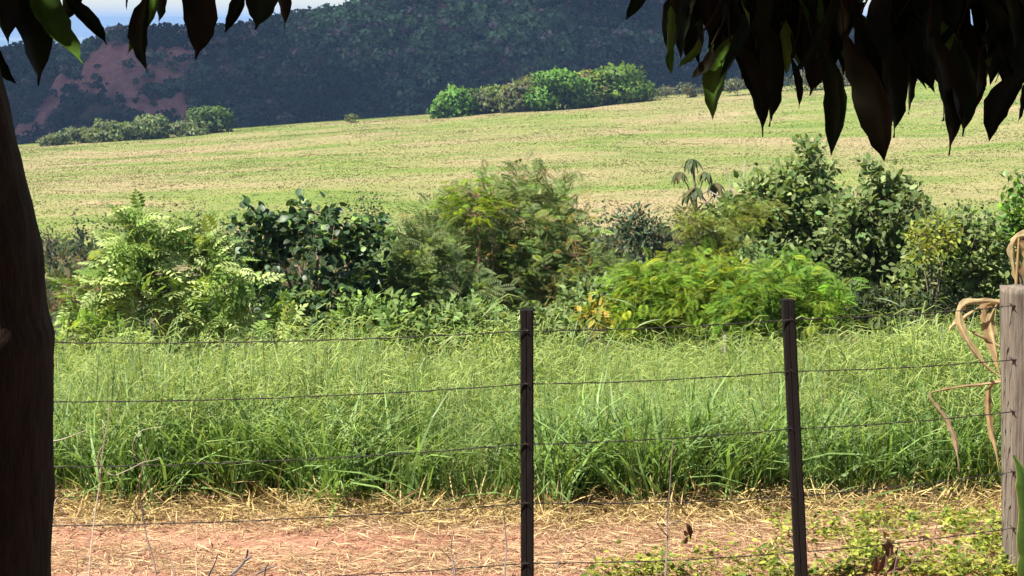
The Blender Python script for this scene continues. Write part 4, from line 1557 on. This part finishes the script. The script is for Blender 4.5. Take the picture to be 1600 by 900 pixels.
def maize():
    rng = R3(71)
    Yp = 13.02
    b = P(1588, 930, Yp); b[2] = float(ground_z(b[0], Yp))
    root = thing('dry_maize_plant', 'dead tan maize plant with folded leaves behind the weathered post', 'plant', b)
    A = Acc()
    A.tube(np.array([b, P(1586, 700, Yp), P(1584, 560, Yp), P(1588, 440, Yp), P(1592, 372, Yp)]), [0.013, 0.012, 0.011, 0.009, 0.006], 7, (0.50, 0.34, 0.15))
    A.build('stalk', M_dryleaf, root)
    tan, brn = (0.50, 0.385, 0.205), (0.37, 0.255, 0.13)
    L = [([(1584, 478), (1548, 470), (1512, 472), (1498, 484), (1499, 508), (1518, 545), (1540, 572), (1566, 592)], 17, tan),
         ([(1580, 470), (1538, 474), (1541, 500), (1552, 545), (1562, 585)], 22, brn),
         ([(1560, 472), (1546, 500), (1552, 530), (1558, 560)], 16, tan),
         ([(1530, 480), (1504, 498), (1488, 508), (1481, 520)], 8, tan),
         ([(1582, 552), (1550, 536), (1525, 522), (1512, 515)], 9, tan),
         ([(1584, 594), (1540, 600), (1490, 606), (1449, 614)], 7, tan),
         ([(1449, 614), (1462, 635), (1482, 660), (1494, 690), (1499, 738)], 11, (0.50, 0.38, 0.23)),
         ([(1584, 590), (1549, 598), (1543, 625), (1546, 665), (1556, 700), (1561, 738)], 13, brn),
         ([(1588, 446), (1583, 410), (1581, 384), (1590, 368), (1612, 366), (1630, 385)], 15, tan),
         ([(1592, 380), (1608, 395), (1606, 425), (1600, 455)], 24, brn),
         ([(1592, 372), (1600, 385), (1620, 380), (1635, 400)], 16, tan)]
    s = scale_at(Yp)
    for k, (pl, w, c) in enumerate(L):
        dy = rng.uniform(-0.03, 0.10)
        pts = [P(x, y, Yp + dy * min(1, abs(x - 1584) / 40)) for x, y in pl]
        A = Acc()
        ribbon(A, pts, w * 0.72 / s, c, rng, rng.uniform(-0.7, 0.7))
        A.build('leaf', M_dryleaf, root, True)


maize()


def cactus():
    rng = R3(72)
    Yp = 12.25
    b = P(1606, 960, Yp); b[2] = float(ground_z(b[0], Yp))
    t = P(1588, 712, Yp)
    root = thing('cactus', 'green ribbed climbing cactus stem in front of the weathered post', 'cactus', b)
    n = 60
    u = np.linspace(0, 1, n)
    s = scale_at(Yp)
    pts = np.stack([np.interp(u, [0, 0.5, 0.85, 1], [P(x, 500, Yp)[0] for x in (1615, 1612, 1607, 1590)]), Yp + 0 * u, b[2] + (t[2] - b[2]) * u], -1)
    for k, a in enumerate((math.radians(195), math.radians(315), math.radians(75))):
        scal = 0.70 + 0.30 * np.abs(np.sin(u * 15 + 2.0 * np.sin(u * 5 + k) + k)) + 0.06 * vnoise(u * 40, u * 0 + k, 5)
        R = 17 / s * scal * np.minimum(1, 4 * (1 - u) + 0.15)
        d = np.array([math.cos(a), math.sin(a), 0])
        pe = np.array([-math.sin(a), math.cos(a), 0])
        th = 0.006
        V = np.stack([pts + pe * th * 1.8, pts + d * R[:, None] * 0.92 + pe * th * 0.6, pts + d * R[:, None], pts + d * R[:, None] * 0.92 - pe * th * 0.6, pts - pe * th * 1.8], 1).reshape(-1, 3)
        F = []
        for i in range(n - 1):
            for j in range(4):
                q = i * 5 + j
                F += [(q, q + 1, q + 6), (q, q + 6, q + 5)]
        c = np.tile(np.array([(0.030, 0.070, 0.014), (0.075, 0.14, 0.022), (0.34, 0.30, 0.09), (0.075, 0.14, 0.022), (0.030, 0.070, 0.014)]), (n, 1))  # pale rib edges; lit rim and shaded core painted into the colour
        A = Acc(); A.add(V, F, c)
        A.build('rib', M_cactus, root, True)


cactus()


def twig_plant(name, label, cat, lines, Y, col, r=0.0035, leaves=None):
    x0 = lines[0][0][0]
    b = P(x0, 900, Y); b[2] = float(ground_z(b[0], Y))
    root = thing(name, label, cat, b)
    A = Acc()
    rng = R3(int(x0 * 7))
    for i, ln in enumerate(lines):
        pts = [P(x, y, Y + 0.05 * math.sin(i * 2.1 + k)) for k, (x, y) in enumerate(ln)]
        if ln[0][1] >= 880:
            g = pts[0].copy(); g[2] = float(ground_z(g[0], g[1])) - 0.02
            pts = [g] + pts
        pts = np.array(pts)
        fine = []
        for a, c in zip(pts[:-1], pts[1:]):
            for k in range(4):
                fine.append(a + (c - a) * k / 4 + rng.normal(size=3) * 0.003)
        fine.append(pts[-1])
        fine = np.array(fine)
        for _ in range(2):
            fine[1:-1] = (fine[:-2] + 2 * fine[1:-1] + fine[2:]) / 4
        rr = r * (1.25 if i == 0 else 0.8)
        A.tube(fine, np.linspace(rr, rr * 0.4, len(fine)), 5, col)
    A.build('stem', M_twig, root)
    if leaves:
        me = MeshSet.get('dry_leaf', leaf_tpl(0.34, 6, 1.2, 0.7, 0.2, 1.0, 1.0, 0.03), (0.12, 0.065, 0.04), M_dryleaf)
        for (x, y, L) in leaves:
            m = basis(np.array([[0.5 * rng.normal(), 0.4 * rng.normal(), -1.0]]), np.array([0.3 * rng.normal(), -1.0, 0.1]))[0] * L
            place('dry_leaf', me, m, P(x, y, Y - 0.02), root)
    return root


GR, WH, BR, DK = (0.26, 0.20, 0.16), (0.55, 0.46, 0.36), (0.17, 0.105, 0.075), (0.055, 0.035, 0.035)
twig_plant('dry_vine', 'tangled grey dry vine climbing the wires beside the mango trunk', 'vine',
           [[(137, 900), (146, 825), (156, 753), (160, 700), (172, 634), (164, 640)],
            [(156, 753), (150, 715), (165, 690), (160, 660)],
            [(81, 797), (88, 775), (100, 800), (120, 826), (142, 828)],
            [(150, 720), (163, 738), (180, 744), (200, 735), (222, 722), (250, 716)],
            [(222, 727), (208, 712), (207, 688), (223, 670), (254, 667)],
            [(82, 690), (110, 682), (135, 672)]], 11.35, (0.42, 0.34, 0.26), 0.0035)
twig_plant('dead_plant', 'thin curved brown dead stem crossing the straw near the mango trunk', 'dead plant',
           [[(247, 900), (228, 838), (223, 797), (216, 760), (224, 727), (232, 700)], [(214, 807), (200, 790), (186, 765)]], 11.45, BR, 0.004)
twig_plant('dead_plant', 'pale straight dead stem standing in the straw at lower left', 'dead plant', [[(307, 900), (306, 860), (308, 816)]], 11.7, (0.5, 0.37, 0.22), 0.004)
twig_plant('dead_branch', 'dark forked stub of branch at the bottom edge, left part', 'branch',
           [[(358, 900), (372, 890), (383, 877), (387, 858)], [(324, 900), (333, 885), (340, 866)], [(383, 877), (394, 868)], [(395, 900), (412, 892), (433, 883)], [(412, 892), (420, 880)]], 11.2, DK, 0.009)
twig_plant('dead_plant', 'tangle of thin brown twigs in the straw below the dry vine', 'dead plant',
           [[(180, 900), (196, 872), (186, 850), (202, 826)], [(214, 900), (232, 884), (246, 862)], [(160, 900), (150, 880), (128, 868)], [(196, 872), (222, 862), (240, 846)], [(118, 900), (122, 878), (114, 852)], [(290, 900), (284, 884), (296, 866)]], 11.6, BR, 0.0028)
twig_plant('dead_plant', 'sparse brown twigs poking up at the bottom edge between the stub and the forked stem', 'dead plant',
           [[(470, 900), (478, 884), (474, 868)], [(500, 900), (508, 886), (514, 874)], [(545, 900), (541, 886), (550, 872)], [(600, 900), (612, 886), (610, 868)], [(508, 886), (520, 884)], [(640, 900), (634, 884), (642, 862)]], 11.6, BR, 0.003)
twig_plant('dead_plant', 'short dark twig leaning right beside the forked stub', 'dead plant', [[(276, 900), (264, 872), (251, 849)]], 11.3, BR, 0.0035)
twig_plant('dead_plant', 'forked brown dead stem between the stub and the middle post', 'dead plant',
           [[(711, 900), (706, 872), (705, 855), (709, 828)], [(705, 876), (694, 864), (683, 853)], [(706, 880), (722, 868), (731, 852)], [(738, 900), (745, 884)]], 11.5, BR, 0.004)
twig_plant('dead_plant', 'single upright brown stem just left of the middle post', 'dead plant', [[(788, 900), (791, 860), (790, 830), (786, 797)]], 11.5, BR, 0.0045)
twig_plant('dead_plant', 'slanting thin stem right of the middle post', 'dead plant', [[(868, 892), (880, 858), (896, 822)]], 11.8, BR, 0.003)
twig_plant('dead_sapling', 'slender dead sapling with a shrivelled brown leaf between the dark posts', 'sapling',
           [[(1039, 900), (1042, 850), (1043, 810), (1046, 770), (1052, 690)], [(1042, 838), (1030, 822), (1024, 815)], [(1043, 820), (1058, 812), (1072, 818)]], 11.75, BR, 0.005,
           [(1072, 818, 0.09), (1076, 826, 0.08), (1068, 828, 0.07), (1074, 838, 0.07)])
twig_plant('wilted_weed', 'wilted brown weed clump among the green weeds right of the leaning post', 'weed',
           [[(1385, 900), (1384, 860), (1380, 825)], [(1375, 900), (1368, 870), (1366, 850)], [(1395, 900), (1402, 868), (1406, 850)], [(1410, 900), (1425, 880), (1432, 862)], [(1360, 900), (1352, 884), (1345, 875)]], 12.4, (0.13, 0.07, 0.05), 0.004,
           [(1380, 830, 0.10), (1386, 842, 0.11), (1376, 850, 0.12), (1392, 856, 0.10), (1384, 866, 0.12), (1400, 870, 0.10), (1370, 868, 0.11), (1412, 882, 0.09)])


# ------------------------------------------------------------------ the mango tree: trunk, limbs, crown overhead, leaves that hang into view
def mango():
    rng = R3(81)
    Yt = 4.5
    s = scale_at(Yt)
    rad = 0.23
    edge = [(82, 1300), (78, 900), (80, 600), (81, 518), (71, 500), (65, 405), (50, 330), (30, 240), (6, 135), (-14, 40), (-45, -120), (-70, -300), (-95, -520)]
    rr = [0.27, 0.235, 0.23, 0.225, 0.22, 0.21, 0.205, 0.20, 0.195, 0.19, 0.18, 0.17, 0.16]
    pts = np.array([P(x, y, Yt) - np.array([r, 0, 0]) for (x, y), r in zip(edge, rr)])
    base = pts[0].copy(); base[2] = float(ground_z(base[0], Yt))
    root = thing('mango_tree', 'large mango tree in shade, trunk at the left edge and dark leaves hanging overhead', 'tree', base)
    pts[0] = base + (0, 0, -0.1)
    # resample the trunk and give it a lumpy skin
    L = np.concatenate([[0], np.cumsum(np.linalg.norm(np.diff(pts, axis=0), axis=1))])
    uu = np.linspace(0, L[-1], 180)
    path = np.stack([np.interp(uu, L, pts[:, k]) for k in range(3)], -1)
    for _ in range(2):
        path[1:-1] = (path[:-2] + 2 * path[1:-1] + path[2:]) / 4
    radp = np.interp(uu, L, rr)
    na = 72
    ang = np.arange(na) / na * 2 * np.pi
    R = radp[:, None] * (1 + 0.035 * (fbm(ang[None] * 1.6 + 0 * uu[:, None], uu[:, None] * 2.5 + 0 * ang[None], 82, 3) - 0.5) * 2)
    R = R + 0.014 * (fbm(ang[None] * 7 + 0 * uu[:, None], uu[:, None] * 9 + 0 * ang[None], 84, 3) - 0.5)
    Vt = np.stack([path[:, None, 0] + R * np.cos(ang), path[:, None, 1] + R * np.sin(ang), path[:, None, 2] + 0 * R], -1)
    i = np.arange(179)[:, None] * na; j = np.arange(na)[None]; q = (np.arange(na) + 1)[None] % na
    F = np.concatenate([np.stack([i + j, i + q, i + na + q], -1).reshape(-1, 3), np.stack([i + j, i + na + q, i + na + j], -1).reshape(-1, 3)])
    A = Acc(); A.add(Vt.reshape(-1, 3), F, (1, 1, 1))
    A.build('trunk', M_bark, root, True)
    top = path[-1]
    # limbs
    limbs = [[top, top + (0.8, 0.5, 0.5), (1.0, 4.4, 4.05), (2.4, 4.7, 3.75), (3.4, 4.9, 3.6)],
             [top, top + (0.3, 1.2, 0.6), (-0.6, 6.8, 5.2), (-0.4, 8.5, 5.3)],
             [top, top + (0.7, -0.9, 0.8), (0.6, 1.8, 5.6), (1.4, 0.4, 5.7)],
             [top, top + (-0.8, 0.1, 0.8), (-3.2, 4.6, 5.6), (-4.6, 4.8, 5.4)],
             [top, top + (0.5, 0.6, 1.2), (0.6, 5.6, 6.2), (1.6, 6.6, 6.4)],
             [(1.0, 4.4, 4.05), (1.35, 4.6, 3.6), (1.45, 4.55, 3.35)],
             [top, top + (0.05, 0.1, -0.25), (-0.95, 4.5, 3.55), (-0.55, 4.5, 3.42)]]
    for k, lm in enumerate(limbs):
        p = np.array([np.asarray(a, float) for a in lm])
        Lc = np.concatenate([[0], np.cumsum(np.linalg.norm(np.diff(p, axis=0), axis=1))])
        u2 = np.linspace(0, Lc[-1], 16)
        pp = np.stack([np.interp(u2, Lc, p[:, c]) for c in range(3)], -1)
        for _ in range(3):
            pp[1:-1] = (pp[:-2] + 2 * pp[1:-1] + pp[2:]) / 4
        r0 = (0.10, 0.09, 0.09, 0.09, 0.09, 0.022, 0.03)[k]
        A = Acc(); A.tube(pp, np.linspace(r0, r0 * 0.3, 16), 8)
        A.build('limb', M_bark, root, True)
    # dense crown overhead, above the picture
    n = 15000
    cs = np.array([(-1.6, 4.6, 5.6), (0.4, 4.8, 5.4), (2.2, 4.8, 4.9), (0.0, 6.6, 5.6), (1.8, 6.4, 5.5), (-2.0, 6.6, 5.7), (0.4, 2.4, 6.0), (-3.4, 4.8, 5.6), (3.4, 5.2, 4.8), (0.3, 5.4, 6.6),
                   (-0.9, 7.9, 5.4), (1.0, 7.8, 5.3), (-3.6, 6.6, 5.6), (-2.6, 8.2, 5.5), (3.2, 6.8, 5.3)])
    rs = np.array([(1.5, 1.5, 1.0), (1.5, 1.5, 1.0), (1.4, 1.3, 0.95), (1.5, 1.4, 1.1), (1.4, 1.4, 1.0), (1.5, 1.4, 1.1), (1.6, 1.5, 1.0), (1.4, 1.5, 1.1), (1.2, 1.3, 0.9), (2.2, 2.0, 1.1),
                   (1.3, 1.1, 1.0), (1.3, 1.1, 1.0), (1.4, 1.4, 1.0), (1.4, 1.2, 1.0), (1.2, 1.3, 1.0)])
    cs = np.concatenate([cs, [(-3.6, 0.5, 4.2), (-3.2, -1.6, 3.6), (-1.6, -2.6, 3.4), (0.2, -2.8, 3.4), (2.0, -2.4, 3.4), (3.4, -1.2, 3.6), (3.8, 1.0, 4.2), (0, -0.8, 5.6), (-2, 1, 5.7), (2.2, 1.2, 5.6), (-4.0, 2.6, 4.4), (4.2, 3.0, 4.4)]])  # unseen lobes added behind and beside the camera to block sky light
    rs = np.concatenate([rs, [(1.2, 1.4, 1.9), (1.3, 1.2, 2.0), (1.4, 1.0, 2.0), (1.4, 1.0, 2.0), (1.4, 1.0, 2.0), (1.3, 1.2, 2.0), (1.2, 1.4, 1.9), (2.0, 1.6, 0.8), (1.8, 1.6, 0.9), (1.8, 1.6, 0.9), (1.2, 1.3, 1.6), (1.2, 1.3, 1.6)]])
    n = 60000
    w = rng.integers(0, len(cs), n)
    d = sph(rng, n)
    loc = cs[w] + d * rs[w] * rng.random((n, 1)) ** 0.35
    loc[:, 2] = np.where(loc[:, 1] > 0.5, loc[:, 2], np.maximum(loc[:, 2], 1.9))
    lim = EYE + 0.0097 * loc[:, 1] + 0.42
    loc[:, 2] = np.where(loc[:, 1] > 1.5, np.maximum(loc[:, 2], lim + 0.2 * rng.random(n)), loc[:, 2])
    dirs = norm(d * 0.6 + rng.normal(size=(n, 3)) * 0.5 + np.array([0, 0, -0.75]))
    mats = basis(dirs, norm(d + np.array([0, 0, 0.9]) + 0.3 * rng.normal(size=(n, 3)))) * (0.20 + 0.12 * rng.random(n))[:, None, None]
    simple = leaf_tpl(0.36, 2, 0.3, 0.12)
    A = Acc()
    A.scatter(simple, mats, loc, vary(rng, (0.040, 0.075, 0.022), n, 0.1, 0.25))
    A.build('crown', M_mango, root, True)
    # leaves hanging into the picture: base pixel, tip pixel, width in pixels, shape, distance
    hang = [
        (2, -45, 61, 132, 66, 0, 4.45), (-14, 55, 26, 133, 30, 1, 4.55), (70, -45, 130, 93, 60, 4, 4.5), (100, -10, 165, 70, 26, 2, 4.55), (112, -60, 100, 40, 40, 2, 4.6),
        (236, -60, 196, 80, 44, 3, 4.5), (232, -10, 227, 110, 44, 1, 4.45), (244, -50, 250, 40, 30, 2, 4.6), (300, -70, 300, 93, 60, 2, 4.5), (372, -50, 350, 52, 26, 3, 4.5), (396, -60, 396, 46, 62, 2, 4.48),
        (420, -50, 446, 45, 34, 0, 4.55), (207, -30, 197, 16, 7, 1, 4.5), (30, -60, 10, 70, 50, 1, 4.6), (-10, -20, 12, 60, 40, 0, 4.4), (380, -60, 415, 30, 30, 2, 4.6),
        (1000, -40, 978, 30, 24, 3, 4.6), (1048, 8, 1043, 90, 24, 2, 4.35), (1052, 60, 1050, 116, 14, 1, 4.4), (1092, 60, 1062, 106, 26, 3, 4.45), (1112, 70, 1080, 121, 24, 3, 4.5), (1075, 10, 1070, 100, 30, 2, 4.6),
        (1150, 50, 1113, 187, 42, 1, 4.5), (1140, 60, 1194, 212, 50, 0, 4.45), (1195, 30, 1204, 198, 46, 2, 4.5), (1218, 50, 1211, 188, 36, 1, 4.55), (1180, 20, 1190, 160, 44, 2, 4.6),
        (1236, 90, 1249, 171, 16, 0, 4.5), (1278, 60, 1298, 244, 40, 3, 4.42), (1270, 20, 1262, 150, 46, 2, 4.5), (1255, 10, 1275, 140, 40, 0, 4.6), (1290, 110, 1307, 170, 12, 0, 4.5),
        (1318, 50, 1376, 254, 70, 0, 4.4), (1345, 20, 1360, 200, 56, 2, 4.5), (1385, 50, 1400, 216, 52, 2, 4.45), (1405, 40, 1388, 206, 40, 1, 4.55), (1422, 70, 1424, 180, 30, 2, 4.5), (1440, 30, 1412, 150, 44, 1, 4.6),
        (1452, 50, 1486, 242, 58, 0, 4.42), (1470, 30, 1478, 190, 60, 2, 4.5), (1492, 60, 1503, 213, 44, 2, 4.45), (1505, 40, 1521, 180, 36, 0, 4.55), (1532, 80, 1527, 161, 22, 2, 4.5), (1500, 20, 1510, 150, 50, 2, 4.6),
        (1606, 110, 1546, 220, 48, 1, 4.4), (1600, 130, 1592, 192, 14, 2, 4.5), (1570, 30, 1590, 130, 50, 0, 4.5), (1610, 60, 1570, 140, 50, 1, 4.5), (1550, 40, 1580, 130, 40, 0, 4.6),
    ]
    # the closed upper mass on the right
    for k in range(185):
        x = 1085 + 545 * rng.random()
        y0 = -120 + 130 * rng.random()
        if 1296 < x < 1372 and rng.random() < 0.75:
            continue
        Lp = 110 + 60 * rng.random()
        lowest = np.interp(x, [1040, 1080, 1140, 1200, 1300, 1400, 1500, 1620], [70, 85, 130, 135, 140, 150, 145, 125])
        y0 = min(y0, lowest - Lp)
        a = rng.normal() * 0.28
        hang.append((x, y0, x + Lp * math.sin(a), y0 + Lp * math.cos(a), 24 + 22 * rng.random(), int(rng.integers(0, 5)), 4.4 + 0.55 * rng.random()))
    for k in range(26):
        x = -20 + 470 * rng.random()
        hang.append((x, -150 + 20 * rng.random(), x + 30 * rng.normal(), -45 + 40 * rng.random(), 40, int(rng.integers(0, 5)), 4.4 + 0.4 * rng.random()))
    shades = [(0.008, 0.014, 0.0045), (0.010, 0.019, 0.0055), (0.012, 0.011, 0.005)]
    twigs = Acc()
    for k, (x0, y0, x1, y1, w, sh, Y) in enumerate(hang):
        b = P(x0, y0, Y); t = P(x1, y1, Y + rng.normal() * 0.02)
        d = t - b
        ln = np.linalg.norm(d)
        v0 = T_mango[sh][0]
        side = v0[-3, 0]
        dirn = norm(d[None])[0]
        hint = norm(np.array([rng.normal() * 0.45, -1.0, rng.normal() * 0.3]))
        m = basis(dirn[None], hint)[0]
        # aim so that the curved tip ends on the tip point
        wid = (0.88 if k < 50 else 1.0) * w / scale_at(Y) / 0.27
        ang = math.atan2(side * wid, ln)
        c, sn = math.cos(ang), math.sin(ang)
        xa, ya = m[:, 0].copy(), m[:, 1].copy()
        m[:, 1] = ya * c - xa * sn
        m[:, 0] = xa * c + ya * sn
        m[:, 0] *= wid
        m[:, 1] *= ln
        m[:, 2] *= ln
        place('leaf', MeshSet.get('mango_leaf' + str(sh), T_mango[sh], (0.075, 0.15, 0.022) if k in (2, 13, 17, 18, 19, 30) or k % 17 == 5 else shades[k % 3], M_mango), m, b, root)  # young leaves, and picked ones with sunlit green put into their colour
        up = b + np.array([rng.normal() * 0.03, rng.normal() * 0.03, 0.10])
        twigs.tube(np.array([b, (b + up) / 2 + (0.005, 0, 0), up]), [0.0018, 0.002, 0.003], 4)
    twigs.build('leaf_stalks', M_bark, root)['kind'] = 'stuff'


mango()

# ------------------------------------------------------------------ haze
me = bpy.data.meshes.new('haze')
x0, x1, y0, y1, z0, z1 = -26000, 26000, -120, 20500, -106.0, 48.0
cv = [(x0, y0, z0), (x1, y0, z0), (x1, y1, z0), (x0, y1, z0), (x0, y0, z1), (x1, y0, z1), (x1, y1, z1), (x0, y1, z1)]
me.from_pydata(cv, [], [(0, 3, 2, 1), (4, 5, 6, 7), (0, 1, 5, 4), (1, 2, 6, 5), (2, 3, 7, 6), (3, 0, 4, 7)])
mh, nt, out = new_mat('haze_air')
pvn = N(nt, 'ShaderNodeVolumePrincipled')
pvn.inputs['Color'].default_value = (0.31, 0.49, 0.80, 1)
pvn.inputs['Density'].default_value = 1.6e-4
pvn.inputs['Anisotropy'].default_value = 0.0
nt.links.new(pvn.outputs[0], out.inputs['Volume'])
me.materials.append(mh)
haze = link('haze', me)
tag(haze, 'thin blue summer haze over the valley', 'haze', kind='stuff')
